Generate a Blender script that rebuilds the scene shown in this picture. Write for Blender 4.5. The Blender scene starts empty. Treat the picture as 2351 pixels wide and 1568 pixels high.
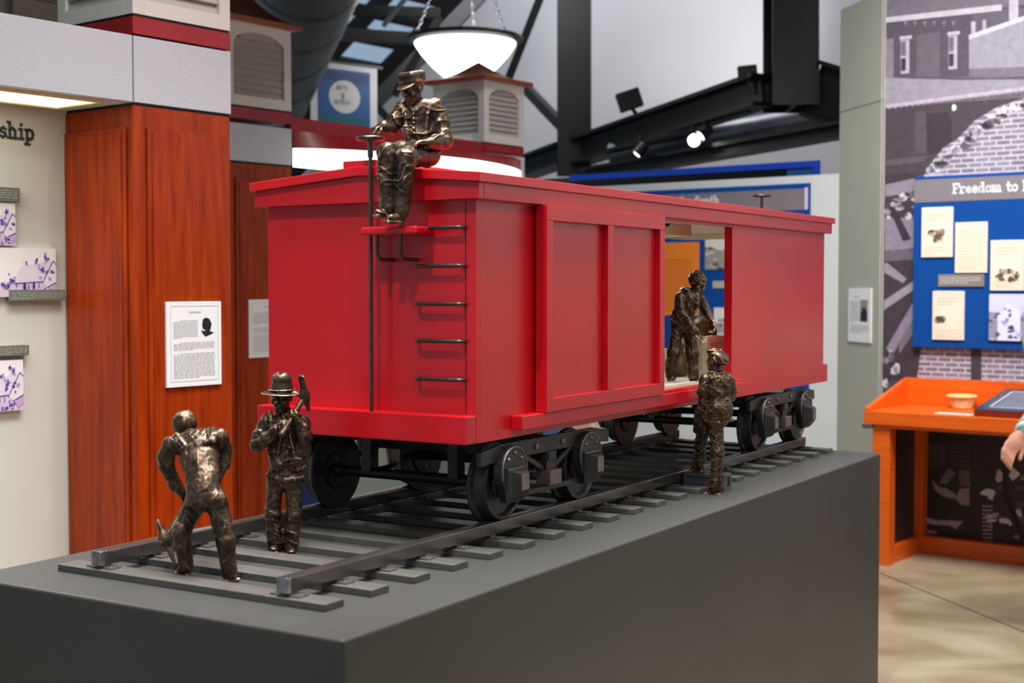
import bpy, bmesh, math, random
import numpy as np

# ------------------------------------------------------------------ camera, world, lights, exposure
F_PX, YAW, PITCH = 3180.8, 0.5474, -0.0395            # focal length in pixels of a 2351 wide frame
CAM = np.array([-1.9619, -1.5535, 1.64])
sc = bpy.context.scene
col = sc.collection
cd = bpy.data.cameras.new('camera'); cam = bpy.data.objects.new('camera', cd); col.objects.link(cam)
cd.sensor_width = 36.0; cd.lens = 36.0 * F_PX / 2351.0; cd.clip_start = 0.05; cd.clip_end = 200
cam.location = CAM; cam.rotation_euler = (math.pi / 2 + PITCH, 0, YAW - math.pi / 2)
cd.dof.use_dof = True; cd.dof.focus_distance = 3.9; cd.dof.aperture_fstop = 3.8
sc.camera = cam
FW = np.array([math.cos(YAW) * math.cos(PITCH), math.sin(YAW) * math.cos(PITCH), math.sin(PITCH)])
RT = np.array([math.sin(YAW), -math.cos(YAW), 0.0]); UPV = np.cross(RT, FW)
FH = np.array([math.cos(YAW), math.sin(YAW), 0.0]); ZV = np.array([0, 0, 1.0])
RA = YAW - math.radians(37.9)                          # the room is turned by this angle against the plinth
UA = np.array([math.cos(RA), math.sin(RA), 0.0]); VA = np.array([-math.sin(RA), math.cos(RA), 0.0])

w = bpy.data.worlds.new('world'); sc.world = w; w.use_nodes = True
wb = w.node_tree.nodes['Background']; wb.inputs[0].default_value = (0.66, 0.83, 1.0, 1); wb.inputs[1].default_value = 0.52
sc.view_settings.view_transform = 'Standard'; sc.view_settings.look = 'None'
sc.view_settings.gamma = 1.0; sc.view_settings.use_curve_mapping = False
sc.view_settings.exposure = 0.1

def room_pt(u, v, z): return UA * u + VA * v + ZV * z
def area(name, loc, target, size, size_y, power, color, spread=180):
    l = bpy.data.lights.new(name, 'AREA'); l.shape = 'RECTANGLE'; l.size = size; l.size_y = size_y
    l.energy = power; l.color = color
    l.spread = math.radians(spread)
    o = bpy.data.objects.new(name, l); col.objects.link(o); o.location = loc
    d = np.array(target, float) - np.array(loc, float)
    from mathutils import Vector
    o.rotation_euler = Vector(d).to_track_quat('-Z', 'Y').to_euler()
    return o
def spot(name, loc, target, power, angle, color, radius=0.05, blend=0.6):
    l = bpy.data.lights.new(name, 'SPOT'); l.energy = power; l.spot_size = math.radians(angle); l.spot_blend = blend
    l.shadow_soft_size = radius; l.color = color
    o = bpy.data.objects.new(name, l); col.objects.link(o); o.location = loc
    from mathutils import Vector
    o.rotation_euler = Vector(np.array(target, float) - np.array(loc, float)).to_track_quat('-Z', 'Y').to_euler()
    return o
area('gallery_light_overhead', (1.6, 0.4, 4.6), (1.6, 0.5, 0), 3.4, 1.6, 135, (1, 0.985, 0.97), 75)
area('gallery_light_aisle', (-1.6, -2.0, 4.5), (0.2, 0.0, 0.9), 2.5, 2.0, 16, (1, 0.985, 0.965), 80)
area('right_wall_fill', room_pt(4.6, -1.9, 4.5), room_pt(6.5, -2.7, 1.5), 2.5, 1.2, 150, (1, 0.98, 0.96))  # area light added to brighten the wall mirrored in the boxcar side
spot('track_spot_front', (-0.9, 0.2, 4.3), (0.75, 0.55, 1.5), 210, 42, (1, 0.97, 0.93))
spot('track_spot_back', (2.5, 1.5, 4.4), (0.7, 0.4, 1.2), 60, 40, (1, 0.97, 0.93))
spot('doorway_fill_spot', (0.9, -3.0, 3.1), (2.32, 0.38, 1.47), 70, 15, (1, 0.97, 0.93))  # low spot added to brighten the boxcar interior through the doorway
spot('track_spot_side', (1.9, -2.3, 4.3), (2.0, 0.2, 1.55), 90, 62, (1, 0.97, 0.93), 0.12)
area('gallery_light_exhibits', room_pt(4.3, 0.7, 4.5), room_pt(6.7, 1.5, 1.2), 1.6, 1.2, 50, (1, 0.98, 0.965), 85)
area('gallery_light_bays', room_pt(0.7, 0.9, 4.4), room_pt(1.0, 2.6, 2.0), 1.6, 1.0, 8, (1, 0.985, 0.97), 70)
area('gallery_light_rear_bay', room_pt(4.2, 2.6, 4.7), room_pt(4.4, 3.9, 2.8), 1.2, 0.6, 7, (1, 0.985, 0.97), 80)
spot('roof_truss_uplight', room_pt(7.9, 3.6, 3.1), room_pt(9.8, 5.0, 4.3), 130, 70, (1, 1, 1), 0.05, 0.9)
area('roof_truss_light', room_pt(7.4, 5.6, 5.2), room_pt(9.8, 5.8, 3.2), 2.5, 2.0, 120, (0.95, 0.97, 1.0))

# ------------------------------------------------------------------ pixel helpers (2351 x 1568 frame) that give real points in the place
def ray(u, v): return FW + RT * (u - 1175.5) / F_PX - UPV * (v - 784) / F_PX
def dep(u, v, d): return CAM + ray(u, v) * d
def onz(u, v, z): r = ray(u, v); return CAM + r * ((z - CAM[2]) / r[2])
def onp(u, v, p, n): r = ray(u, v); return CAM + r * (((np.array(p) - CAM) @ n) / (r @ n))
def ony(u, v, y): return onp(u, v, np.array([0, y, 0]), np.array([0, 1.0, 0]))
def onx(u, v, x): return onp(u, v, np.array([x, 0, 0]), np.array([1.0, 0, 0]))
def to_room(p): return np.array([p @ UA, p @ VA, p[2]])

# ------------------------------------------------------------------ materials
def lin(c):
    out = []
    for x in c[:3]:
        x = x / 255.0
        out.append(x / 12.92 if x <= 0.04045 else ((x + 0.055) / 1.055) ** 2.4)
    return (*out, 1.0)
MATS = {}
def mat(name, rgb, rough=0.5, metal=0.0, spec=0.5, noise=0.0, nscale=8.0, bump=0.0, bscale=60.0, coat=0.0, stretch=None, emit=None, estr=0.0, rgb2=None, rvar=0.0):
    if name in MATS: return MATS[name]
    m = bpy.data.materials.new(name); m.use_nodes = True; nt = m.node_tree; N = nt.nodes; L = nt.links
    b = N['Principled BSDF']; c = lin(rgb)
    b.inputs['Base Color'].default_value = c; b.inputs['Roughness'].default_value = rough
    b.inputs['Metallic'].default_value = metal; b.inputs['Specular IOR Level'].default_value = spec
    b.inputs['Coat Weight'].default_value = coat; b.inputs['Coat Roughness'].default_value = 0.2
    tc = N.new('ShaderNodeTexCoord'); src = tc.outputs['Object']
    if stretch:
        mp = N.new('ShaderNodeMapping'); mp.inputs['Scale'].default_value = stretch; L.new(src, mp.inputs[0]); src = mp.outputs[0]
    if noise > 0:
        n = N.new('ShaderNodeTexNoise'); n.inputs['Scale'].default_value = nscale; n.inputs['Detail'].default_value = 5; L.new(src, n.inputs[0])
        mr = N.new('ShaderNodeMapRange'); mr.inputs[1].default_value = 0.3; mr.inputs[2].default_value = 0.7; L.new(n.outputs['Fac'], mr.inputs[0])
        mx = N.new('ShaderNodeMix'); mx.data_type = 'RGBA'
        c2 = lin(rgb2) if rgb2 else (*[x * (1 - noise) for x in c[:3]], 1)
        c1 = c if rgb2 else (*[min(1, x * (1 + noise * 0.6)) for x in c[:3]], 1)
        mx.inputs[6].default_value = c1; mx.inputs[7].default_value = c2
        L.new(mr.outputs[0], mx.inputs[0]); L.new(mx.outputs[2], b.inputs['Base Color'])
        if rvar > 0:
            m2 = N.new('ShaderNodeMapRange'); m2.inputs[3].default_value = max(0.02, rough - rvar); m2.inputs[4].default_value = rough + rvar
            L.new(n.outputs['Fac'], m2.inputs[0]); L.new(m2.outputs[0], b.inputs['Roughness'])
    if bump > 0:
        n2 = N.new('ShaderNodeTexNoise'); n2.inputs['Scale'].default_value = bscale; n2.inputs['Detail'].default_value = 4; L.new(src, n2.inputs[0])
        bp = N.new('ShaderNodeBump'); bp.inputs['Strength'].default_value = bump; bp.inputs['Distance'].default_value = 0.002
        L.new(n2.outputs['Fac'], bp.inputs['Height']); L.new(bp.outputs[0], b.inputs['Normal'])
    if emit:
        b.inputs['Emission Color'].default_value = lin(emit); b.inputs['Emission Strength'].default_value = estr
    MATS[name] = m; return m

RED = mat('red_paint', (190, 11, 26), 0.33, 0, 0.5, 0.10, 5.0, 0.10, 45.0, coat=0.10, stretch=(0.5, 1, 1))
CREAM = mat('cream_paint', (226, 224, 200), 0.5, noise=0.05, nscale=6)
PLINTH = mat('plinth_grey_lacquer', (62, 63, 62), 0.40, 0, 0.38, 0.06, 2.5, 0.03, 300.0, rvar=0.05)
RAIL = mat('rail_steel', (112, 107, 105), 0.21, 0.8, 0.5, 0.35, 22.0, 0.04, 80, stretch=(0.25, 1, 1), rvar=0.07)
BARE = mat('bare_ground_steel', (176, 176, 180), 0.26, 1.0, 0.5, 0.3, 60, 0.05, 120)
TIE = mat('tie_grey_wood', (80, 79, 75), 0.44, 0, 0.5, 0.22, 30, 0.12, 120, stretch=(1, 0.15, 1))
IRON = mat('dark_iron', (58, 56, 56), 0.38, 0.45, 0.5, 0.35, 30, 0.10, 90, rvar=0.08)
IRONW = mat('worn_iron', (122, 108, 108), 0.42, 0.5, 0.5, 0.3, 40, 0.12, 120)
BLACKI = mat('black_iron', (30, 29, 29), 0.40, 0.4, 0.5, 0.3, 20, 0.06, 60)
STEELDK = mat('round_bar_steel', (84, 80, 76), 0.32, 0.8, 0.5, 0.25, 40)
CHERRY = mat('cherry_wood', (166, 58, 6), 0.36, 0, 0.22, 0.5, 6.0, 0.05, 40, stretch=(6, 6, 0.55), rgb2=(126, 34, 4))
CHERRYH = mat('cherry_wood_orange', (232, 102, 4), 0.42, 0, 0.5, 0.5, 6.0, 0.05, 40, coat=0.15, stretch=(5, 0.5, 6), rgb2=(218, 86, 4))
LAMIN = mat('grey_laminate', (190, 194, 199), 0.5, 0, 0.4, 0.09, 150)
SAGE = mat('sage_paint', (172, 173, 160), 0.55, 0, 0.4, 0.03, 3)
SAGEW = mat('pale_wall_paint', (214, 215, 204), 0.6, 0, 0.3, 0.03, 3)
WHITEW = mat('white_wall_paint', (208, 212, 212), 0.6, 0, 0.3, 0.02, 2)
GABLE = mat('gable_plaster', (205, 203, 206), 0.8, 0, 0.2, 0.03, 1)
OFFWH = mat('offwhite_painted_wood', (214, 212, 204), 0.5, 0, 0.4, 0.03, 8)
SLAT = mat('louvre_grey_white', (176, 172, 166), 0.55, 0, 0.4, 0.03, 8)
MAROON = mat('red_laminate', (150, 18, 30), 0.4, 0, 0.5, 0.06, 10)
BLACKST = mat('black_steel', (11, 11, 12), 0.48, 0.0, 0.35, 0.2, 5)
DUCTM = mat('dark_duct_metal', (44, 44, 46), 0.42, 0.3, 0.5, 0.12, 4)
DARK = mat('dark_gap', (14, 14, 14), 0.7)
ROOFD = mat('dark_roof_deck', (20, 20, 22), 0.7, 0, 0.3, 0.2, 4)
BLUE = mat('blue_board', (0, 66, 142), 0.6, 0, 0.2, 0.03, 4)
BLUEB = mat('bright_blue_frame', (4, 62, 186), 0.45, 0, 0.4, 0.03, 4)
GREYH = mat('grey_header_board', (124, 116, 122), 0.5, 0, 0.4, 0.03, 5)
WHITE = mat('white_board', (236, 236, 238), 0.5)
PAPER = mat('cream_paper', (236, 220, 200), 0.6, 0, 0.3, 0.04, 12)
CAPTION = mat('grey_caption_board', (112, 114, 104), 0.55, 0, 0.4, 0.04, 12)
GREYC = mat('grey_crate_paint', (74, 76, 78), 0.38, 0, 0.5, 0.08, 20)
COPPER = mat('brown_shingle_metal', (122, 74, 50), 0.38, 0.1, 0.5, 0.12, 6)
COPPERE = mat('brown_eave_trim', (150, 66, 30), 0.4, 0.0, 0.5, 0.12, 8)
GLASS = None

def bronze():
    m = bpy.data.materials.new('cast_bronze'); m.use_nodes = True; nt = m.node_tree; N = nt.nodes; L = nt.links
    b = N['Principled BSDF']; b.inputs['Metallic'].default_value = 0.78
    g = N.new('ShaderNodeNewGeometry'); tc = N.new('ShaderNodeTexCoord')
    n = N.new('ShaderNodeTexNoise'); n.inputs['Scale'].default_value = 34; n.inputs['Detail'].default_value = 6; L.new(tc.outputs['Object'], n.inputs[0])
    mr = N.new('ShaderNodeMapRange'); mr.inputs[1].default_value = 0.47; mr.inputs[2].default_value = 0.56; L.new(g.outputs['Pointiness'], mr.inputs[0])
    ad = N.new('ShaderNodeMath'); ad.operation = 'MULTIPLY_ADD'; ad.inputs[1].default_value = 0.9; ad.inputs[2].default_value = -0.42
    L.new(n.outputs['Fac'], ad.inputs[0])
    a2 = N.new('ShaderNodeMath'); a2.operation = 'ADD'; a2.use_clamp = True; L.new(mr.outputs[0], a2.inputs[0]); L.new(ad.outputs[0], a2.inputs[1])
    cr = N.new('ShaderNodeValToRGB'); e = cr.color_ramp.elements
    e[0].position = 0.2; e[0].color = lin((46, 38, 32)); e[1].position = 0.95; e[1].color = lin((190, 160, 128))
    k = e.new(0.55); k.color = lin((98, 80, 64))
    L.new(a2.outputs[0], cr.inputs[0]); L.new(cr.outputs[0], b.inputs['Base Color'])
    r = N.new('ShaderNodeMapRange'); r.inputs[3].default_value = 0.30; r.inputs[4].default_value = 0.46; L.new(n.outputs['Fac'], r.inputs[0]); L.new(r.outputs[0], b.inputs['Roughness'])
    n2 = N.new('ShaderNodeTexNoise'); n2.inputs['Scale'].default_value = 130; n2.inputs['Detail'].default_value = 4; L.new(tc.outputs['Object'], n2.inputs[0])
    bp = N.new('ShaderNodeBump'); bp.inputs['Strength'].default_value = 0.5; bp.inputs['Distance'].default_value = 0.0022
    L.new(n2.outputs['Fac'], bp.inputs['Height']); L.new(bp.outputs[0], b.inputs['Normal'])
    return m
BRONZE = bronze()

def print_mat(name, grain=0.0, scale=40.0, brick=False):
    m = bpy.data.materials.new(name); m.use_nodes = True; nt = m.node_tree; N = nt.nodes; L = nt.links
    b = N['Principled BSDF']; b.inputs['Roughness'].default_value = 0.5; b.inputs['Specular IOR Level'].default_value = 0.35
    at = N.new('ShaderNodeAttribute'); at.attribute_name = 'Col'; out = at.outputs['Color']
    tc = N.new('ShaderNodeTexCoord')
    if brick:
        mp = N.new('ShaderNodeMapping'); mp.inputs['Rotation'].default_value = (math.pi / 2, 0, math.pi / 2); L.new(tc.outputs['Object'], mp.inputs[0])
        sx = N.new('ShaderNodeSeparateXYZ'); L.new(tc.outputs['Object'], sx.inputs[0])
        cb = N.new('ShaderNodeCombineXYZ'); L.new(sx.outputs['Y'], cb.inputs['X']); L.new(sx.outputs['Z'], cb.inputs['Y'])
        bt = N.new('ShaderNodeTexBrick'); bt.inputs['Scale'].default_value = 1.0
        bt.inputs['Color1'].default_value = lin((112, 106, 116)); bt.inputs['Color2'].default_value = lin((138, 132, 142)); bt.inputs['Mortar'].default_value = lin((188, 178, 194))
        bt.inputs['Brick Width'].default_value = 0.085; bt.inputs['Row Height'].default_value = 0.031; bt.inputs['Mortar Size'].default_value = 0.0050
        L.new(cb.outputs[0], bt.inputs[0]); out = bt.outputs['Color']
    if grain > 0:
        n = N.new('ShaderNodeTexNoise'); n.inputs['Scale'].default_value = scale; n.inputs['Detail'].default_value = 6; n.inputs['Roughness'].default_value = 0.65
        L.new(tc.outputs['Object'], n.inputs[0])
        mr = N.new('ShaderNodeMapRange'); mr.inputs[1].default_value = 0.3; mr.inputs[2].default_value = 0.7; mr.inputs[3].default_value = 1 - grain; mr.inputs[4].default_value = 1 + grain
        L.new(n.outputs['Fac'], mr.inputs[0])
        mx = N.new('ShaderNodeMix'); mx.data_type = 'RGBA'; mx.blend_type = 'MULTIPLY'; mx.inputs[0].default_value = 1
        L.new(out, mx.inputs[6]); L.new(mr.outputs[0], mx.inputs[7]); out = mx.outputs[2]
    L.new(out, b.inputs['Base Color'])
    return m
PRINT = print_mat('flat_print'); PHOTO = print_mat('photo_print', 0.16, 22.0); BRICKP = print_mat('printed_brick', 0.18, 20.0, True)

def concrete():
    m = bpy.data.materials.new('polished_concrete'); m.use_nodes = True; nt = m.node_tree; N = nt.nodes; L = nt.links
    b = N['Principled BSDF']; b.inputs['Roughness'].default_value = 0.3
    tc = N.new('ShaderNodeTexCoord')
    n = N.new('ShaderNodeTexNoise'); n.inputs['Scale'].default_value = 1.6; n.inputs['Detail'].default_value = 8; n.inputs['Distortion'].default_value = 0.6; L.new(tc.outputs['Object'], n.inputs[0])
    cr = N.new('ShaderNodeValToRGB'); e = cr.color_ramp.elements
    e[0].position = 0.28; e[0].color = lin((124, 106, 82)); e[1].position = 0.75; e[1].color = lin((204, 192, 168))
    k = e.new(0.5); k.color = lin((168, 150, 122))
    L.new(n.outputs['Fac'], cr.inputs[0])
    n2 = N.new('ShaderNodeTexNoise'); n2.inputs['Scale'].default_value = 30; n2.inputs['Detail'].default_value = 4; L.new(tc.outputs['Object'], n2.inputs[0])
    mx = N.new('ShaderNodeMix'); mx.data_type = 'RGBA'; mx.blend_type = 'MULTIPLY'; mx.inputs[0].default_value = 0.2
    L.new(cr.outputs[0], mx.inputs[6]); L.new(n2.outputs['Color'], mx.inputs[7]); L.new(mx.outputs[2], b.inputs['Base Color'])
    r = N.new('ShaderNodeMapRange'); r.inputs[3].default_value = 0.22; r.inputs[4].default_value = 0.42; L.new(n.outputs['Fac'], r.inputs[0]); L.new(r.outputs[0], b.inputs['Roughness'])
    return m
CONCRETE = concrete()

def emitter(name, rgb, strength):
    m = bpy.data.materials.new(name); m.use_nodes = True; b = m.node_tree.nodes['Principled BSDF']
    b.inputs['Base Color'].default_value = lin((240, 240, 235)); b.inputs['Emission Color'].default_value = lin(rgb); b.inputs['Emission Strength'].default_value = strength
    return m

# ------------------------------------------------------------------ mesh building
REG = {}            # object -> (frame, origin in that frame)
def unit(a): a = np.array(a, float); return a / np.linalg.norm(a)
class MB:
    def __init__(s): s.v = []; s.f = []; s.c = []
    def face(s, pts, c=None):
        i = len(s.v); s.v += [tuple(map(float, p)) for p in pts]; s.f.append(tuple(range(i, i + len(pts)))); s.c.append(c); return s
    def _add(s, pts, faces, c=None):
        i = len(s.v); s.v += [tuple(map(float, p)) for p in pts]
        for f in faces: s.f.append(tuple(i + k for k in f)); s.c.append(c)
        return s
    def box(s, x0, x1, y0, y1, z0, z1, c=None):
        P = [(x, y, z) for z in (z0, z1) for y in (y0, y1) for x in (x0, x1)]
        return s._add(P, [(0, 2, 3, 1), (4, 5, 7, 6), (0, 1, 5, 4), (2, 6, 7, 3), (0, 4, 6, 2), (1, 3, 7, 5)], c)
    def obox(s, ctr, ax, ay, az, hx, hy, hz, c=None):
        ctr = np.array(ctr, float); ax, ay, az = unit(ax), unit(ay), unit(az)
        P = [ctr + ax * hx * i + ay * hy * j + az * hz * k for k in (-1, 1) for j in (-1, 1) for i in (-1, 1)]
        return s._add(P, [(0, 2, 3, 1), (4, 5, 7, 6), (0, 1, 5, 4), (2, 6, 7, 3), (0, 4, 6, 2), (1, 3, 7, 5)], c)
    def beam(s, p0, p1, wd, ht, c=None):
        p0, p1 = np.array(p0, float), np.array(p1, float); d = unit(p1 - p0)
        up = ZV if abs(d[2]) < 0.95 else np.array([1.0, 0, 0]); sd = unit(np.cross(d, up)); up = np.cross(sd, d)
        return s.obox((p0 + p1) / 2, d, sd, up, np.linalg.norm(p1 - p0) / 2, wd / 2, ht / 2, c)
    def cone(s, p0, p1, r0, r1, n=20, cap=True, c=None):
        p0, p1 = np.array(p0, float), np.array(p1, float); d = unit(p1 - p0)
        a = unit(np.cross(d, ZV if abs(d[2]) < 0.9 else np.array([1.0, 0, 0]))); b = np.cross(d, a); P = []
        for p, r in ((p0, r0), (p1, r1)):
            for k in range(n):
                t = 2 * math.pi * k / n; P.append(p + (a * math.cos(t) + b * math.sin(t)) * r)
        fs = [(k, (k + 1) % n, n + (k + 1) % n, n + k) for k in range(n)]
        if cap: fs += [tuple(range(n - 1, -1, -1)), tuple(range(n, 2 * n))]
        return s._add(P, fs, c)
    def tube(s, pts, r, n=10, closed=False, c=None):
        pts = [np.array(p, float) for p in pts]; m = len(pts); P = []; rs = r if isinstance(r, (list, tuple)) else [r] * m
        prev = None
        for i, p in enumerate(pts):
            if closed: d = pts[(i + 1) % m] - pts[i - 1]
            else: d = pts[min(i + 1, m - 1)] - pts[max(i - 1, 0)]
            d = unit(d)
            if prev is None: a = unit(np.cross(d, ZV if abs(d[2]) < 0.9 else np.array([1.0, 0, 0])))
            else: a = unit(prev - d * (prev @ d))
            prev = a; b = np.cross(d, a)
            for k in range(n):
                t = 2 * math.pi * k / n; P.append(p + (a * math.cos(t) + b * math.sin(t)) * rs[i])
        fs = []
        for i in range(m if closed else m - 1):
            j = (i + 1) % m
            for k in range(n): fs.append((i * n + k, i * n + (k + 1) % n, j * n + (k + 1) % n, j * n + k))
        if not closed: fs += [tuple(range(n - 1, -1, -1)), tuple((m - 1) * n + k for k in range(n))]
        return s._add(P, fs, c)
    def lathe(s, ctr, axis, prof, n=32, c=None):       # prof: (radius, offset along axis)
        ctr = np.array(ctr, float); d = unit(axis)
        a = unit(np.cross(d, ZV if abs(d[2]) < 0.9 else np.array([1.0, 0, 0]))); b = np.cross(d, a); P = []; m = len(prof)
        for r, h in prof:
            for k in range(n):
                t = 2 * math.pi * k / n; P.append(ctr + d * h + (a * math.cos(t) + b * math.sin(t)) * r)
        fs = []
        for i in range(m - 1):
            for k in range(n): fs.append((i * n + k, i * n + (k + 1) % n, (i + 1) * n + (k + 1) % n, (i + 1) * n + k))
        if prof[0][0] > 1e-6: fs.append(tuple(range(n - 1, -1, -1)))
        if prof[-1][0] > 1e-6: fs.append(tuple((m - 1) * n + k for k in range(n)))
        return s._add(P, fs, c)
    def prism(s, poly, org, ax, ay, az, th, c=None):   # polygon in (ax, ay), pushed by th along az
        org = np.array(org, float); ax, ay, az = np.array(ax, float), np.array(ay, float), np.array(az, float); n = len(poly)
        A = [org + ax * x + ay * y for x, y in poly]; B = [p + az * th for p in A]
        return s._add(A + B, [tuple(range(n - 1, -1, -1)), tuple(range(n, 2 * n))] + [(i, (i + 1) % n, n + (i + 1) % n, n + i) for i in range(n)], c)
    def build(s, name, m, parent=None, frame='w', org=None, bev=0.0, seg=2, smooth=None):
        V = np.array(s.v, float)
        if parent is not None: frame, org = REG[parent]
        elif org is None: org = np.array([(V[:, 0].min() + V[:, 0].max()) / 2, (V[:, 1].min() + V[:, 1].max()) / 2, V[:, 2].min()])
        org = np.array(org, float)
        me = bpy.data.meshes.new(name); me.from_pydata((V - org).tolist(), [], s.f)
        for mm in (m if isinstance(m, (list, tuple)) else [m]): me.materials.append(mm)
        if any(c is not None for c in s.c):
            ca = me.color_attributes.new('Col', 'FLOAT_COLOR', 'CORNER'); k = 0; buf = []
            for f, c in zip(s.f, s.c): buf += list(lin(c if c is not None else (128, 128, 128))) * len(f)
            ca.data.foreach_set('color', buf)
        bm = bmesh.new(); bm.from_mesh(me); bmesh.ops.recalc_face_normals(bm, faces=bm.faces); bm.to_mesh(me); bm.free()
        if smooth is not None:
            me.polygons.foreach_set('use_smooth', [True] * len(me.polygons)); me.set_sharp_from_angle(angle=math.radians(smooth))
        o = bpy.data.objects.new(name, me); col.objects.link(o)
        if parent is not None: o.parent = parent
        elif frame == 'r': o.location = room_pt(*org); o.rotation_euler = (0, 0, RA)
        else: o.location = org
        REG[o] = (frame, org)
        if bev > 0:
            b = o.modifiers.new('bevel', 'BEVEL'); b.width = bev; b.segments = seg; b.limit_method = 'ANGLE'; b.angle_limit = math.radians(40)
        return o
def tag(o, label=None, cat=None, group=None, kind=None):
    if label: o['label'] = label
    if cat: o['category'] = cat
    if group: o['group'] = group
    if kind: o['kind'] = kind
    return o
def thing(name, label, cat, org, frame='w', group=None):
    o = bpy.data.objects.new(name, None); col.objects.link(o); o.empty_display_size = 0.05
    org = np.array(org, float)
    if frame == 'r': o.location = room_pt(*org); o.rotation_euler = (0, 0, RA)
    else: o.location = org
    REG[o] = (frame, org)
    return tag(o, label, cat, group)
def struct(mb, name, m, frame='w', bev=0.0, label=None, smooth=None):
    return tag(mb.build(name, m, frame=frame, bev=bev, smooth=smooth), label=label, kind='structure')
def dup(o, parent, dloc):
    c = o.copy(); col.objects.link(c); c.parent = parent
    c.location = [a + b for a, b in zip(o.location, dloc)]
    REG[c] = REG[o]
    for ch in o.children:
        d = ch.copy(); col.objects.link(d); d.parent = c; REG[d] = REG[ch]
    return c

ZT = 1.0                                               # top of the plinth

# ------------------------------------------------------------------ floor and walls of the room (room frame u, v, z)
mb = MB(); mb.face([(-8, -8, 0), (14, -8, 0), (14, 12, 0), (-8, 12, 0)]); flo = struct(mb, 'floor', CONCRETE, 'r')
j0, j1 = to_room(onz(2030, 1320, 0)), to_room(onz(2600, 1552, 0)); jd = unit(j1 - j0)
MB().beam(j0 - jd * 3 + np.array([0, 0, 0.0004]), j1 + jd * 2 + np.array([0, 0, 0.0004]), 0.010, 0.0016).build('saw_cut_joint', mat('joint_filler', (84, 70, 54), 0.7), flo)
struct(MB().box(-2.5, 1.812, 2.815, 2.90, 0, 2.31), 'wall_left', SAGEW, 'r')
struct(MB().box(6.954, 7.05, 2.217, 6.6, 0, 2.40), 'wall_back', WHITEW, 'r')
struct(MB().box(6.556, 6.66, -3.5, 1.777, 0, 3.75), 'wall_right', WHITEW, 'r')
mb = MB(); mb.prism([(6.954, 2.24), (6.540, 1.755), (6.60, 1.74), (7.03, 2.24)], (0, 0, 0), (1, 0, 0), (0, 1, 0), (0, 0, 1), 2.805)
mb.prism([(6.954, 2.24), (6.540, 1.755), (6.60, 1.74), (7.03, 2.24)], (0, 0, 2.811), (1, 0, 0), (0, 1, 0), (0, 0, 1), 0.68)
struct(mb, 'wall_diagonal', SAGE, 'r')
struct(MB().box(-4.0, 6.66, -3.6, -3.5, 0, 4.6), 'wall_front', WHITEW, 'r')
# gable wall and the pitched roof behind the exhibits
gu = 9.8
def on_gable(u, v): p = to_room(onp(u, v, UA * gu, UA)); return (gu, p[1], p[2])
A_, B_ = np.array(on_gable(870, 225)), np.array(on_gable(1130, -40))
slope = (B_[2] - A_[2]) / (B_[1] - A_[1])              # dz / dv of the roof
def roof_z(v): return A_[2] + slope * (v - A_[1])
mb = MB(); v1 = 10.6; vt = 6.4
mb.prism([(-2.0, 0), (v1, 0), (v1, roof_z(v1)), (vt, roof_z(vt)), (-2.0, roof_z(vt))], (gu, 0, 0), (0, 1, 0), (0, 0, 1), (1, 0, 0), 0.1)
struct(mb, 'wall_gable', GABLE, 'r')
ub = [4.0, 7.9, 8.55, 8.75, 9.45, 9.79]; vb = [6.4, 7.4, 7.93, 8.16, 8.22, 8.42, 8.52, 8.80, 10.6]
glass_cells = {(i, j) for i in (1, 3) for j in (2, 4, 6)} | {(1, 0), (3, 0)}
mb = MB(); panes = []
for i in range(len(ub) - 1):
    for j in range(len(vb) - 1):
        q = [(ub[i], vb[j], roof_z(vb[j])), (ub[i + 1], vb[j], roof_z(vb[j])), (ub[i + 1], vb[j + 1], roof_z(vb[j + 1])), (ub[i], vb[j + 1], roof_z(vb[j + 1]))]
        if (i, j) in glass_cells: panes.append(q)
        else: mb.prism([(0, 0), (1, 0), (1, 1), (0, 1)], q[0], np.array(q[1]) - q[0], np.array(q[3]) - np.array(q[0]), (0, 0, 1), 0.08)
roof = struct(mb, 'ceiling', ROOFD, 'r')
struct(MB().box(-6.5, 9.79, -3.6, 6.39, 5.40, 5.5), 'ceiling', ROOFD, 'r')
g = bpy.data.materials.new('skylight_glass'); g.use_nodes = True; nt = g.node_tree
b_ = nt.nodes['Principled BSDF']; nt.nodes.remove(b_)
t_ = nt.nodes.new('ShaderNodeBsdfTransparent'); t_.inputs[0].default_value = (0.9, 0.95, 1, 1); gl = nt.nodes.new('ShaderNodeBsdfGlossy'); gl.inputs['Roughness'].default_value = 0.05
ms = nt.nodes.new('ShaderNodeMixShader'); ms.inputs[0].default_value = 0.06
nt.links.new(t_.outputs[0], ms.inputs[1]); nt.links.new(gl.outputs[0], ms.inputs[2]); nt.links.new(ms.outputs[0], nt.nodes['Material Output'].inputs[0])
SKYGLASS = g
for k, q in enumerate(panes):
    mb = MB().prism([(0, 0), (1, 0), (1, 1), (0, 1)], np.array(q[0]) + (0, 0, 0.03), np.array(q[1]) - q[0], np.array(q[3]) - np.array(q[0]), (0, 0, 1), 0.006)
    struct(mb, 'window_%d' % (k + 1), SKYGLASS, 'r')

# ------------------------------------------------------------------ plinth
pl = MB().box(0, 3.3141, 0, 1.0669, 0.0, ZT).build('display_plinth', PLINTH, bev=0.006, seg=3)
tag(pl, 'long dark grey lacquered plinth carrying the red boxcar and track', 'plinth')

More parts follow.
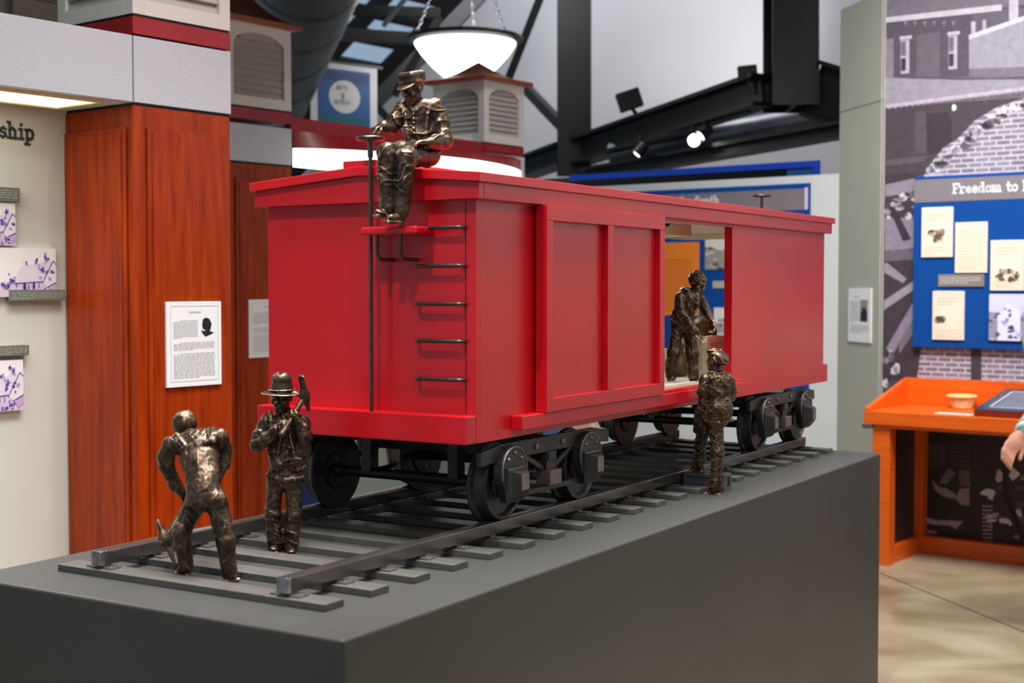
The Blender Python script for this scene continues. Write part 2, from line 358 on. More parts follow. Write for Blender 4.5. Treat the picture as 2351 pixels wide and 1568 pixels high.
# ------------------------------------------------------------------ track
tr = thing('model_track', 'dark steel track on grey ties running along the plinth top', 'track', (1.69, 0.551, ZT))
for y0 in (0.2679, 0.8043):
    r_ = MB().box(0.1745, 3.2277, y0, y0 + 0.0295, ZT + 0.0219, ZT + 0.0553).build('rail', RAIL, tr, bev=0.004, seg=3)
    tag(MB().box(0.1590, 0.1745, y0, y0 + 0.0295, ZT + 0.0219, ZT + 0.0553).build('rail_end', BARE, r_, bev=0.003, seg=3), 'bright ground steel rail end')
tie0 = MB().box(0.1524, 0.2142, 0.1669, 0.9348, ZT, ZT + 0.0153).build('tie', TIE, tr, bev=0.0012)
for y0 in (0.2679, 0.8043):
    mb = MB().box(0.167, 0.199, y0 - 0.024, y0 + 0.0535, ZT + 0.0153, ZT + 0.0187)
    for yy in (y0 - 0.017, y0 - 0.008, y0 + 0.038, y0 + 0.047):
        mb.lathe((0.183, yy, ZT + 0.0187), ZV, [(0.0026, 0), (0.0026, 0.0012), (0.0, 0.0022)], 8)
    mb.box(0.172, 0.194, y0 + 0.003, y0 + 0.0265, ZT + 0.0187, ZT + 0.0221)
    mb.build('tie_plate', mat('tie_plate_steel', (128, 122, 118), 0.3, 0.8), tie0, bev=0.0006, seg=1)
for k in range(1, 21): dup(tie0, tr, (0.1516 * k, 0, 0))

# ------------------------------------------------------------------ boxcar
car = thing('model_boxcar', 'bright red wooden model boxcar with half open sliding door on black trucks', 'boxcar', (2.05, 0.551, ZT + 0.0553))
X0, X1, YR, YL = 0.7975, 3.306, 0.2281, 0.8736
def zroof(y): return 0.028 * (1 - abs(y - 0.551) / 0.3545)
MB().box(X0, X0 + 0.018, YR, YL, 1.267, 1.886).build('end_wall', RED, car, bev=0.001)
mb = MB().box(X1 - 0.018, X1, YR, 0.58, 1.267, 1.886).box(X1 - 0.018, X1, 0.58, YL, 1.838, 1.886).box(X1 - 0.018, X1, 0.58, YL, 1.267, 1.325)
mb.build('end_wall', RED, car, bev=0.001)
mb = MB().box(X0 + 0.018, 1.72, YR, YR + 0.0275, 1.267, 1.886).box(2.3717, X1 - 0.018, YR, YR + 0.0275, 1.267, 1.886)
mb.box(1.72, 2.3717, YR, YR + 0.0275, 1.838, 1.886).box(1.72, 2.3717, YR, YR + 0.0275, 1.267, 1.324)
mb.build('side_wall', RED, car)
mb = MB().box(X0 + 0.018, 2.25, YL - 0.0275, YL, 1.267, 1.886).box(2.25, X1 - 0.018, YL - 0.0275, YL, 1.838, 1.886).box(2.25, X1 - 0.018, YL - 0.0275, YL, 1.267, 1.324)
mb.build('side_wall', RED, car)
tag(MB().box(X0 + 0.018, X1 - 0.018, YR + 0.0275, YL - 0.0275, 1.30, 1.335).build('floor_board', CREAM, car), 'cream painted floor inside the boxcar')
tag(MB().box(X0 + 0.018, X1 - 0.018, YR + 0.0275, YL - 0.0275, 1.858, 1.866).build('inner_ceiling', CREAM, car), 'cream painted ceiling inside the boxcar')
mb = MB().box(2.25, X1 - 0.018, YL - 0.05, YL - 0.028, 1.836, 1.858).box(X1 - 0.04, X1 - 0.019, 0.30, YL - 0.05, 1.832, 1.858)
tag(mb.build('inner_header', CREAM, car), 'cream painted header inside the boxcar')
area('boxcar_interior_fill', (2.49, 0.60, 1.8165), (2.49, 0.60, 0), 0.16, 0.22, 1.6, (1, 0.98, 0.94))  # unseen area light added below the box to brighten the cream interior
fx = MB().box(2.40, 2.585, 0.47, 0.72, 1.818, 1.8575).build('ceiling_box', CREAM, car, bev=0.002)
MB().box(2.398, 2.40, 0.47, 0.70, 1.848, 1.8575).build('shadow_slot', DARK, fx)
MB().box(X0, X0 + 0.9, YR + 0.028, YR + 0.030, 1.336, 1.858).build('inner_lining', CREAM, car)
# roof
pr = [(0.1965, 1.8852), (0.551, 1.9132), (0.9052, 1.8852), (0.9052, 1.9082), (0.551, 1.9362), (0.1965, 1.9082)]
MB().prism(pr, (0.7629, 0, 0), (0, 1, 0), (0, 0, 1), (1, 0, 0), 3.3424 - 0.7629).build('roof', RED, car, bev=0.002)
MB().box(0.7665, 3.338, 0.500, 0.601, 1.930, 1.9505).build('roof_walk', RED, car, bev=0.002)
pf = [(0.2052, 1.8467), (0.8965, 1.8467), (0.8965, 1.8862), (0.551, 1.9135), (0.2052, 1.8862)]
MB().prism(pf, (0.7741, 0, 0), (0, 1, 0), (0, 0, 1), (1, 0, 0), 0.0234).build('end_fascia', RED, car, bev=0.0015)
MB().prism(pf, (X1, 0, 0), (0, 1, 0), (0, 0, 1), (1, 0, 0), 0.0233).build('end_fascia', RED, car, bev=0.0015)
MB().box(X0, X1, 0.2052, YR, 1.8467, 1.8862).build('side_fascia', RED, car, bev=0.0015)
MB().box(X0, X1, YL, 0.8965, 1.8467, 1.8862).build('side_fascia', RED, car, bev=0.0015)
MB().box(0.7507, X0, YR, YL, 1.2669, 1.3344).build('end_sill', RED, car, bev=0.003)
MB().box(X1, 3.3596, YR, YL, 1.2669, 1.3344).build('end_sill', RED, car, bev=0.003)
MB().box(0.958, 2.40, 0.196, YR, 1.286, 1.3215).build('door_track', RED, car, bev=0.0025)
MB().box(1.77, 2.42, 0.204, YR + 0.002, 1.3215, 1.3300).build('door_sill', RED, car, bev=0.0015)
# sliding door: board, stiles, rails
dr = MB().box(1.066, 1.7606, 0.205, 0.2214, 1.323, 1.8449).build('sliding_door', RED, car)
for x0, x1 in ((1.065, 1.098), (1.398, 1.431), (1.7286, 1.7616)):
    MB().box(x0, x1, 0.188, 0.2052, 1.357, 1.807).build('door_stile', RED, dr, bev=0.0012)
MB().box(1.065, 1.7616, 0.188, 0.2052, 1.807, 1.8459).build('door_rail', RED, dr, bev=0.0012)
MB().box(1.065, 1.7616, 0.188, 0.2052, 1.3219, 1.357).build('door_rail', RED, dr, bev=0.0012)
# rungs, step, brake gear
def arc_path(z, y0, y1, xw, xo, rc=0.008):
    return [(xw, y0, z), (xo + rc, y0, z), (xo + rc * 0.3, y0 + rc * 0.3, z), (xo, y0 + rc, z), (xo, y1 - rc, z), (xo + rc * 0.3, y1 - rc * 0.3, z), (xo + rc, y1, z), (xw, y1, z)]
r0 = MB().tube(arc_path(1.781, 0.258, 0.390, X0 + 0.002, 0.7770), 0.0050, 10).build('ladder_rung', STEELDK, car, smooth=50)
for z in (1.690, 1.599, 1.510, 1.418): dup(r0, car, (0, 0, z - 1.781))
st = MB().box(0.7215, X0, 0.347, 0.513, 1.765, 1.784).build('brake_step', RED, car, bev=0.005, seg=3)
for yy in (0.470, 0.400):
    p = [(0.732, yy, 1.766), (0.732, yy, 1.722), (0.735, yy, 1.714), (0.742, yy, 1.708), (0.752, yy, 1.706), (X0 + 0.002, yy, 1.706)]
    MB().tube(p, 0.0048, 10).build('step_bracket', STEELDK, st, smooth=50)
def brake(x, y, z0, z1):
    rod = MB().tube([(x, y, z0), (x, y, z1 - 0.045), (x, y, z1)], [0.0048, 0.0048, 0.0048], 10).tube([(x, y, z1 - 0.045), (x, y, z1 - 0.004)], 0.0068, 10).build('brake_rod', STEELDK, car, smooth=50)
    mb = MB(); ring = [(x + 0.031 * math.cos(t), y + 0.031 * math.sin(t), z1) for t in np.linspace(0, 2 * math.pi, 29)[:-1]]
    mb.tube(ring, 0.0052, 10, closed=True)
    for k in range(4):
        t = k * math.pi / 2 + 0.4; mb.tube([(x, y, z1 - 0.002), (x + 0.03 * math.cos(t), y + 0.03 * math.sin(t), z1)], 0.0035, 8)
    mb.lathe((x, y, z1 - 0.008), ZV, [(0.008, 0), (0.009, 0.006), (0.006, 0.011), (0.0, 0.012)], 14)
    mb.build('brake_wheel', STEELDK, rod, smooth=50)
brake(0.756, 0.5075, 1.3344, 2.0005)
brake(3.352, 0.505, 1.3344, 2.006)

# trucks
def truck(xm):
    bo = MB().box(xm - 0.045, xm + 0.045, 0.262, 0.840, 1.190, 1.246).box(xm - 0.07, xm + 0.07, 0.48, 0.62, 1.246, 1.268).build('truck_bolster', BLACKI, car, bev=0.003)
    for sgn in (-1, 1):                                # -1: the side towards the camera
        def Y(y): return y if sgn < 0 else 1.1019 - y
        ya, yb = sorted((Y(0.245), Y(0.2587)))
        nrm = np.array([0, 1.0 if sgn > 0 else -1.0, 0])
        poly = [(-0.335, 1.203), (-0.335, 1.237), (-0.245, 1.250), (0.245, 1.250), (0.335, 1.237), (0.335, 1.203), (0.245, 1.209), (-0.245, 1.209)]
        sf = MB().prism([(xm + x, z) for x, z in poly], (0, ya, 0), (1, 0, 0), (0, 0, 1), (0, 1, 0), yb - ya).build('side_frame', IRON, bo, bev=0.0015)
        for dx in (-0.072, 0.066):
            MB().lathe((xm + dx, Y(0.245), 1.229), nrm, [(0.0085, -0.001), (0.0085, 0.003), (0.0045, 0.0065), (0, 0.0068)], 12).build('bolt', IRONW, bo, smooth=40)
        for dx in (-0.2, 0.2):
            xc = xm + dx
            # pedestal: round head running down into a narrow foot
            pts = []
            for t in np.linspace(math.radians(-25), math.radians(205), 22): pts.append((0.062 * math.cos(t), 1.183 + 0.062 * math.sin(t)))
            pts += [(-0.034, 1.116), (-0.030, 1.104), (0.034, 1.104), (0.038, 1.116)]
            xc = xc - 0.008; y0, y1 = sorted((Y(0.2515), Y(0.226)))
            MB().prism([(xc + x, z) for x, z in pts], (0, y0, 0), (1, 0, 0), (0, 0, 1), (0, 1, 0), y1 - y0).build('pedestal', IRON, bo, bev=0.0015)
            ring = [(xc + 0.0590 * math.cos(t), Y(0.226), 1.183 + 0.0590 * math.sin(t)) for t in np.linspace(math.radians(-20), math.radians(200), 22)]
            MB().tube(ring, 0.0022, 8).build('pedestal_rim', IRONW, bo, smooth=50)
            for t in (40, 90, 140):
                a = math.radians(t)
                MB().lathe((xc + 0.040 * math.cos(a), Y(0.226), 1.187 + 0.040 * math.sin(a)), nrm, [(0.0055, -0.001), (0.0055, 0.002), (0.003, 0.005), (0, 0.0052)], 10).build('bolt', IRONW, bo, smooth=40)
            # journal box: stepped plate and a frustum with a bright cap
            def fr(hw, z0, z1, yq): return [np.array([xc - hw, Y(yq), z0]), np.array([xc + hw, Y(yq), z0]), np.array([xc + hw, Y(yq), z1]), np.array([xc - hw, Y(yq), z1])]
            mb = MB()
            def loft(rings):
                P = [p for r in rings for p in r]; n = len(rings)
                fs = [(i * 4 + k, i * 4 + (k + 1) % 4, (i + 1) * 4 + (k + 1) % 4, (i + 1) * 4 + k) for i in range(n - 1) for k in range(4)]
                mb._add(P, fs + [(3, 2, 1, 0), tuple((n - 1) * 4 + k for k in range(4))])
            loft([fr(0.042, 1.108, 1.192, 0.227), fr(0.042, 1.108, 1.192, 0.222), fr(0.037, 1.113, 1.187, 0.220), fr(0.035, 1.116, 1.185, 0.214), fr(0.019, 1.136, 1.179, 0.1965), fr(0.019, 1.136, 1.179, 0.1960)])
            mb.build('journal_box', IRON, bo, bev=0.001)
            mb = MB(); loft([fr(0.0175, 1.1375, 1.1775, 0.1962), fr(0.0175, 1.1375, 1.1775, 0.1948)]); mb.build('journal_cap', IRONW, bo)
            # wheel, hub plate and screws on the inner side
            xc = xm + dx
            yo = Y(0.262); inw = -nrm
            prof = [(0.0, 0.012), (0.030, 0.012), (0.033, 0.008), (0.036, 0.013), (0.074, 0.012), (0.079, 0.002), (0.081, 0.0), (0.088, 0.0), (0.0898, 0.002), (0.0908, 0.028), (0.093, 0.033), (0.1035, 0.036), (0.1055, 0.039), (0.1055, 0.044), (0.1035, 0.047), (0.0, 0.047)]
            MB().lathe((xc, yo, 1.1455), inw, prof, 56).build('wheel', IRON, bo, smooth=32)
            yi = Y(0.262 + 0.047)
            MB().lathe((xc, yi, 1.1455), inw, [(0.052, 0.0), (0.052, 0.003), (0.050, 0.0045), (0.0, 0.0045)], 40).build('hub_plate', BLACKI, bo, smooth=32)
            for t in (20, 110, 200, 290):
                a = math.radians(t)
                MB().lathe((xc + 0.034 * math.cos(a), yi, 1.1455 + 0.034 * math.sin(a)), inw, [(0.006, 0.004), (0.006, 0.0055), (0.0035, 0.0065), (0, 0.0055)], 10).build('screw', IRONW, bo, smooth=40)
        # spring post, block, braces, bottom tie bar
        y0, y1 = sorted((Y(0.240), Y(0.275)))
        MB().box(xm - 0.026, xm + 0.026, y0, y1, 1.160, 1.2095).box(xm - 0.020, xm + 0.020, *sorted((Y(0.236), Y(0.270))), 1.186, 1.2095).build('spring_post', IRON, bo, bev=0.0015)
        MB().box(xm - 0.030, xm + 0.030, *sorted((Y(0.226), Y(0.270))), 1.124, 1.162).build('spring_block', IRONW, bo, bev=0.0015)
        for dx in (-1, 1):
            MB().beam((xm + dx * 0.125, Y(0.252), 1.210), (xm + dx * 0.026, Y(0.252), 1.166), 0.008, 0.012).build('brace', IRON, bo)
        MB().box(xm - 0.178, xm + 0.178, *sorted((Y(0.241), Y(0.256))), 1.1085, 1.1215).build('tie_bar', IRON, bo, bev=0.001)
    for dx in (-0.2, 0.2):
        MB().cone((xm + dx, 0.31, 1.1455), (xm + dx, 0.792, 1.1455), 0.0142, 0.0142, 24).cone((xm + dx, 0.309, 1.1455), (xm + dx, 0.33, 1.1455), 0.020, 0.0142, 24).cone((xm + dx, 0.772, 1.1455), (xm + dx, 0.793, 1.1455), 0.0142, 0.020, 24).build('axle', BLACKI, bo, smooth=40)
        for yy in (0.392, 0.668):
            MB().box(xm + dx - 0.018, xm + dx + 0.018, yy, yy + 0.030, 1.150, 1.268).build('hanger_post', IRON, bo, bev=0.001)
truck(1.18); truck(2.92)
MB().box(0.85, 3.25, 0.505, 0.60, 1.255, 1.275).build('centre_sill', BLACKI, car)

# ------------------------------------------------------------------ sculpting: distance fields meshed with surface nets
class Sculpt:
    def __init__(s, h): s.h = h; s.ops = []
    def _op(s, fn, lo, hi, k, sub=False): s.ops.append((fn, np.array(lo, float), np.array(hi, float), k, sub)); return s
    def cap(s, a, b, ra, rb=None, k=0.004, sub=False):
        a = np.array(a, float); b = np.array(b, float); rb = ra if rb is None else rb; ab = b - a; L2 = max(ab @ ab, 1e-12); m = max(ra, rb)
        def fn(X, Y, Z):
            px, py, pz = X - a[0], Y - a[1], Z - a[2]
            t = np.clip((px * ab[0] + py * ab[1] + pz * ab[2]) / L2, 0, 1)
            return np.sqrt((px - t * ab[0]) ** 2 + (py - t * ab[1]) ** 2 + (pz - t * ab[2]) ** 2) - (ra + (rb - ra) * t)
        return s._op(fn, np.minimum(a, b) - m, np.maximum(a, b) + m, k, sub)
    def ell(s, c, r, ax=None, k=0.004, sub=False):
        c = np.array(c, float); r = np.array(r, float); A = np.eye(3) if ax is None else np.array([unit(q) for q in ax]); m = r.max()
        def fn(X, Y, Z):
            px, py, pz = X - c[0], Y - c[1], Z - c[2]; q = [px * A[i, 0] + py * A[i, 1] + pz * A[i, 2] for i in range(3)]
            k0 = np.sqrt(sum((q[i] / r[i]) ** 2 for i in range(3))); k1 = np.sqrt(sum((q[i] / r[i] ** 2) ** 2 for i in range(3)))
            return k0 * (k0 - 1) / np.maximum(k1, 1e-9)
        return s._op(fn, c - m, c + m, k, sub)
    def box(s, c, hsz, ax=None, rd=0.002, k=0.003, sub=False):
        c = np.array(c, float); hs = np.array(hsz, float); A = np.eye(3) if ax is None else np.array([unit(q) for q in ax]); m = np.linalg.norm(hs)
        def fn(X, Y, Z):
            px, py, pz = X - c[0], Y - c[1], Z - c[2]
            q = [np.abs(px * A[i, 0] + py * A[i, 1] + pz * A[i, 2]) - (hs[i] - rd) for i in range(3)]
            out = np.sqrt(sum(np.maximum(e, 0) ** 2 for e in q)); ins = np.minimum(np.maximum(q[0], np.maximum(q[1], q[2])), 0)
            return out + ins - rd
        return s._op(fn, c - m, c + m, k, sub)
    def mesh(s, lump=0.0, lscale=120.0, seed=1, ridge=0.0, rscale=150.0, smoothat=()):
        h = s.h; lo = np.min([o[1] - o[3] for o in s.ops if not o[4]], axis=0) - 4 * h; hi = np.max([o[2] + o[3] for o in s.ops if not o[4]], axis=0) + 4 * h
        n = np.ceil((hi - lo) / h).astype(int) + 1; D = np.full(n, 0.5, np.float32)
        ax = [lo[i] + h * np.arange(n[i]) for i in range(3)]
        for fn, a, b, k, sub in s.ops:
            pad = 1.6 * k + 5 * h
            i0 = np.clip(np.floor((a - pad - lo) / h).astype(int), 0, n - 1); i1 = np.clip(np.ceil((b + pad - lo) / h).astype(int) + 1, 1, n)
            sl = tuple(slice(i0[i], i1[i]) for i in range(3))
            X = ax[0][sl[0]][:, None, None]; Y = ax[1][sl[1]][None, :, None]; Z = ax[2][sl[2]][None, None, :]
            d = fn(X, Y, Z).astype(np.float32); e = D[sl]; k = max(k, 1e-5)
            if sub:
                t = np.clip(0.5 - 0.5 * (e + d) / k, 0, 1); D[sl] = e * (1 - t) - d * t + k * t * (1 - t)
            else:
                t = np.clip(0.5 + 0.5 * (e - d) / k, 0, 1); D[sl] = e * (1 - t) + d * t - k * t * (1 - t)
        if lump > 0:
            rng = np.random.RandomState(seed); idx = np.nonzero(np.abs(D) < 3 * h + 2 * lump)
            P = np.stack([ax[i][idx[i]] for i in range(3)], 1); acc = np.zeros(len(P))
            for q in range(14):
                dv = rng.normal(size=3); dv /= np.linalg.norm(dv); f = lscale * (0.6 + 1.9 * rng.rand())
                acc += np.sin(P @ dv * f + rng.rand() * 6.28 + 1.6 * np.sin(P @ rng.normal(size=3) * f * 0.4)) / (0.6 + f / lscale)
            D[idx] += (lump * acc / 3.2).astype(np.float32)
        if ridge > 0:
            rng = np.random.RandomState(seed + 77); idx = np.nonzero(np.abs(D) < 3 * h + 2 * ridge)
            P = np.stack([ax[i][idx[i]] for i in range(3)], 1); acc = np.zeros(len(P))
            wp = np.stack([np.sin(P @ rng.normal(size=3) * rscale * 0.35 + rng.rand() * 6.28) for _ in range(3)], 1) * (2.2 / rscale)
            for q in range(5):
                dv = rng.normal(size=3) * np.array([1, 1, 0.75]); dv /= np.linalg.norm(dv); f = rscale * (0.7 + 0.8 * rng.rand())
                g_ = np.clip(0.5 + 0.9 * np.sin(P @ rng.normal(size=3) * rscale * 0.25 + rng.rand() * 6.28), 0, 1)
                acc += g_ * (1 - np.abs(np.sin((P + wp) @ dv * f * 0.5 + rng.rand() * 6.28))) ** 2.2
            wgt = np.ones(len(P))
            for c_, r_ in smoothat: wgt *= np.clip((np.linalg.norm(P - np.array(c_), axis=1) / r_ - 1) * 3, 0, 1)
            D[idx] -= (ridge * (acc - 0.35) * wgt).astype(np.float32)
        S = D < 0
        mixed = np.zeros(n - 1, bool); first = S[:-1, :-1, :-1]
        for dx in (0, 1):
            for dy in (0, 1):
                for dz in (0, 1): mixed |= S[dx:n[0] - 1 + dx, dy:n[1] - 1 + dy, dz:n[2] - 1 + dz] != first
        C = np.argwhere(mixed); ids = np.full(n - 1, -1, np.int64); ids[tuple(C.T)] = np.arange(len(C))
        acc = np.zeros((len(C), 3)); cnt = np.zeros(len(C))
        cor = [(a, b, c) for a in (0, 1) for b in (0, 1) for c in (0, 1)]
        for a in cor:
            for axis in range(3):
                if a[axis] == 0:
                    b = list(a); b[axis] = 1
                    da = D[C[:, 0] + a[0], C[:, 1] + a[1], C[:, 2] + a[2]]; db = D[C[:, 0] + b[0], C[:, 1] + b[1], C[:, 2] + b[2]]
                    mk = (da < 0) != (db < 0); t = np.where(mk, da / np.where(mk, da - db, 1), 0)
                    p = np.tile(np.array(a, float), (len(C), 1)); p[:, axis] = t
                    acc[mk] += p[mk]; cnt[mk] += 1
        V = lo + h * (C + acc / cnt[:, None]); faces = []
        for axis in range(3):
            o1, o2 = [(1, 2), (2, 0), (0, 1)][axis]
            sh = [slice(1, n[i] - 1) for i in range(3)]; sh[axis] = slice(0, n[axis] - 1)
            s2 = list(sh); s2[axis] = slice(1, n[axis])
            A = S[tuple(sh)]; B = S[tuple(s2)]
            E = np.argwhere(A != B)
            if len(E) == 0: continue
            E = E + np.array([0 if i == axis else 1 for i in range(3)])
            def cid(d1, d2):
                q = E.copy(); q[:, o1] += d1; q[:, o2] += d2; return ids[q[:, 0], q[:, 1], q[:, 2]]
            Q = np.stack([cid(-1, -1), cid(0, -1), cid(0, 0), cid(-1, 0)], 1)
            flip = ~S[E[:, 0], E[:, 1], E[:, 2]]
            Q[flip] = Q[flip][:, ::-1]; faces.append(Q[(Q >= 0).all(1)])
        return V, np.concatenate(faces)
    def build(s, name, m, parent, lump=0.0, lscale=120.0, seed=1, ridge=0.0, rscale=150.0, smoothat=()):
        V, Fc = s.mesh(lump, lscale, seed, ridge, rscale, smoothat); me = bpy.data.meshes.new(name)
        me.vertices.add(len(V)); me.vertices.foreach_set('co', V.astype(np.float32).ravel())
        me.loops.add(Fc.size); me.loops.foreach_set('vertex_index', Fc.ravel().astype(np.int32))
        me.polygons.add(len(Fc)); me.polygons.foreach_set('loop_start', np.arange(0, Fc.size, 4, dtype=np.int32)); me.polygons.foreach_set('loop_total', np.full(len(Fc), 4, np.int32))
        me.polygons.foreach_set('use_smooth', np.ones(len(Fc), bool)); me.update(calc_edges=True); me.validate()
        me.materials.append(m)
        o = bpy.data.objects.new(name, me); col.objects.link(o); o.parent = parent; REG[o] = REG[parent]
        return o

class Figure:
    """A cast figurine. Joints are given as photo pixels plus a distance in metres behind the figure's own plane."""
    def __init__(s, name, label, D, org, h=0.0013, cat='figurine'):
        s.D = D; s.s = D / F_PX; s.org = np.array(org, float); s.root = thing(name, label, cat, org); s.h = h; s.zones = []; s.rng = random.Random(len(label))
    def J(s, u, v, d=0.0): return dep(u, v, s.D + d) - s.org
    def new(s, h=None): s.S = Sculpt(h or s.h); return s.S
    def limb(s, pts, k=6, folds=0, fr=0.2):
        # pts: (u, v, d, radius px)
        for a, b in zip(pts[:-1], pts[1:]):
            A, B = s.J(*a[:3]), s.J(*b[:3]); s.S.cap(A, B, a[3] * s.s, b[3] * s.s, k * s.s)
            d = unit(B - A); p = unit(np.cross(d, FH)); q = np.cross(d, p)
            for i in range(0):
                t = s.rng.uniform(0.08, 0.85); th = s.rng.uniform(0, 6.28); dt = s.rng.uniform(0.1, 0.32) * s.rng.choice((-1, 1)); dth = s.rng.uniform(0.5, 1.5) * s.rng.choice((-1, 1))
                r = (a[3] + (b[3] - a[3]) * t) * s.s; P = []
                for e in (0, 0.25, 0.5, 0.75, 1):
                    tt, an = min(1.0, max(0.0, t + dt * e)), th + dth * e; rr_ = (a[3] + (b[3] - a[3]) * tt) * s.s; P.append(A + (B - A) * tt + (p * math.cos(an) + q * math.sin(an)) * (rr_ - 0.07 * r * (1 + 2 * abs(e - 0.5))))
                w4 = [0.05, 0.11, 0.14, 0.11, 0.05]
                for i4 in range(4): s.S.cap(P[i4], P[i4 + 1], r * w4[i4], r * w4[i4 + 1], r * 0.10)
    def vec(s, r, u, a): return unit(RT * r + ZV * u + FH * a)
    def head(s, u, v, d, hgt, f, upv=(0, 1, 0), ears=True):
        """face looking along f = (right, up, away); hgt chin to crown in px"""
        c = s.J(u, v, d); H = hgt * s.s; f = s.vec(*f); up = s.vec(*upv); up = unit(up - f * (up @ f)); r = np.cross(f, up); S = s.S; k = 0.06 * H
        P = lambda x, y, z: c + r * x * H + up * y * H + f * z * H
        S.ell(P(0, 0.13, -0.06), (0.335 * H, 0.37 * H, 0.42 * H), (r, up, f), 0.06 * H)
        S.ell(P(0, -0.16, 0.10), (0.265 * H, 0.31 * H, 0.29 * H), (r, up, f), 0.10 * H)
        S.ell(P(0, -0.40, 0.25), (0.13 * H, 0.09 * H, 0.11 * H), (r, up, f), 0.10 * H)
        for sg in (-1, 1):
            S.ell(P(sg * 0.135, 0.035, 0.40), (0.085 * H, 0.055 * H, 0.07 * H), (r, up, f), 0.05 * H, sub=True)
            S.ell(P(sg * 0.135, 0.03, 0.325), (0.068 * H, 0.05 * H, 0.055 * H), (r, up, f), 0.012 * H)
            S.cap(P(sg * 0.05, 0.115, 0.375), P(sg * 0.23, 0.12, 0.30), 0.045 * H, 0.035 * H, 0.05 * H)
            S.ell(P(sg * 0.20, -0.10, 0.27), (0.09 * H, 0.08 * H, 0.07 * H), (r, up, f), 0.08 * H)
            if ears: S.ell(P(sg * 0.335, -0.01, -0.03), (0.04 * H, 0.115 * H, 0.075 * H), (r, up, f), 0.03 * H)
        S.cap(P(0, 0.08, 0.365), P(0, -0.09, 0.455), 0.04 * H, 0.058 * H, 0.04 * H)
        S.cap(P(-0.045, -0.105, 0.405), P(0.045, -0.105, 0.405), 0.042 * H, 0.042 * H, 0.03 * H)
        S.cap(P(-0.095, -0.215, 0.34), P(0.095, -0.215, 0.34), 0.026 * H, 0.026 * H, 0.04 * H); S.cap(P(-0.07, -0.21, 0.365), P(0.07, -0.21, 0.365), 0.022 * H, 0.022 * H, 0.02 * H)
        S.cap(P(-0.06, -0.275, 0.355), P(0.06, -0.275, 0.355), 0.028 * H, 0.028 * H, 0.025 * H)
        S.cap(P(-0.09, -0.243, 0.385), P(0.09, -0.243, 0.385), 0.012 * H, 0.012 * H, 0.012 * H, sub=True)
        s.hf = (c, H, r, up, f); s.zones.append((c, 0.62 * H)); return P
    def hand(s, wrist, dirv, palm, L, curl=(0.35, 0.5), spread=0.10, thumb=1, k=1.6):
        """wrist (u, v, d); dirv, palm as (right, up, away); L hand length px; curl per joint in radians"""
        w = s.J(*wrist); d = s.vec(*dirv); n = s.vec(*palm); n = unit(n - d * (n @ d)); sd = np.cross(d, n) * thumb; q = s.s; S = s.S
        L = L * 1.18; S.cap(w - d * 0.1 * L * q, w + d * 0.1 * L * q, 0.15 * L * q, 0.15 * L * q, 0.05 * L * q); S.box(w + d * 0.27 * L * q, (0.25 * L * q, 0.21 * L * q, 0.115 * L * q), (d, sd, n), 0.09 * L * q, 0.06 * L * q)
        for i, ln in enumerate((0.40, 0.46, 0.43, 0.34)):
            b = w + (d * 0.47 + sd * (0.165 - 0.11 * i)) * L * q; a = 0.0; dd = unit(d + sd * spread * (1.5 - i))
            for j, fr_ in enumerate((0.46, 0.32, 0.26)):
                a += curl[min(j, len(curl) - 1)]; e = b + (dd * math.cos(a) + n * math.sin(a)) * ln * fr_ * L * q
                S.cap(b, e, (0.078 - 0.006 * j) * L * q, (0.073 - 0.006 * j) * L * q, 0.016 * L * q); b = e
        s.zones.append((w + d * 0.5 * L * q, 0.62 * L * q))
        b = w + (d * 0.10 + sd * 0.15) * L * q; e = b + unit(d * 0.75 + sd * 0.6 + n * 0.35) * 0.24 * L * q; e2 = e + unit(d * 0.9 + sd * 0.15 + n * 0.5) * 0.20 * L * q
        S.cap(b, e, 0.095 * L * q, 0.08 * L * q, 0.03 * L * q); S.cap(e, e2, 0.078 * L * q, 0.066 * L * q, 0.02 * L * q)
    def shoe(s, heel, toe, r, sole, k=3):
        a, b = s.J(*heel), s.J(*toe); q = s.s; S = s.S; d = unit(b - a); dz = np.array([0, 0, 1.0])
        S.cap(a, a + (b - a) * 0.55, r * q, r * q * 0.92, k * q); S.ell(a + (b - a) * 0.85, (np.linalg.norm(b - a) * 0.36, r * q * 0.98, r * q * 0.82), (d, np.cross(dz, d), dz), k * q)
        m = (a + b) / 2 - dz * r * q * 0.85
        S.box(m + (b - a) * 0.04, (np.linalg.norm(b - a) * 0.5 + r * q * 0.85, r * q * 0.95, sole * q), (d, np.cross(dz, d), dz), sole * 0.8 * q, 1.0 * q)

# --- standing worker with the brimmed hat
A = Figure('bronze_figurine', 'bronze standing worker in brimmed hat and open vest with pickaxe over his shoulder', 3.355, (0.596, 0.654, ZT))
A.new()
A.limb([(631, 1112, 0, 19), (627, 1178, -0.004, 17), (631, 1248, 0.0, 15.5)], 7, 9)
A.limb([(673, 1112, 0, 20), (675, 1180, -0.008, 17.5), (668, 1252, -0.002, 16)], 7, 9)
A.limb([(631, 1236, 0, 17), (631, 1253, 0, 17.5)], 2); A.limb([(668, 1240, 0, 17.5), (668, 1259, 0, 17.5)], 2)
A.shoe((632, 1258, 0.008), (629, 1259, -0.030), 8, 3); A.shoe((668, 1264, 0.006), (669, 1265, -0.032), 8, 3)
S = A.S; q = A.s
S.ell(A.J(654, 1092, 0), (41 * q, 24 * q, 36 * q), (RT, FH, ZV), 10 * q)
S.ell(A.J(655, 1050, 0), (39 * q, 24 * q, 46 * q), (RT, FH, ZV), 10 * q)
S.ell(A.J(656, 995, 0.002), (44 * q, 26 * q, 46 * q), (RT, FH, ZV), 10 * q)
S.ell(A.J(656, 968, 0.006), (46 * q, 23 * q, 24 * q), (RT, FH, ZV), 9 * q)
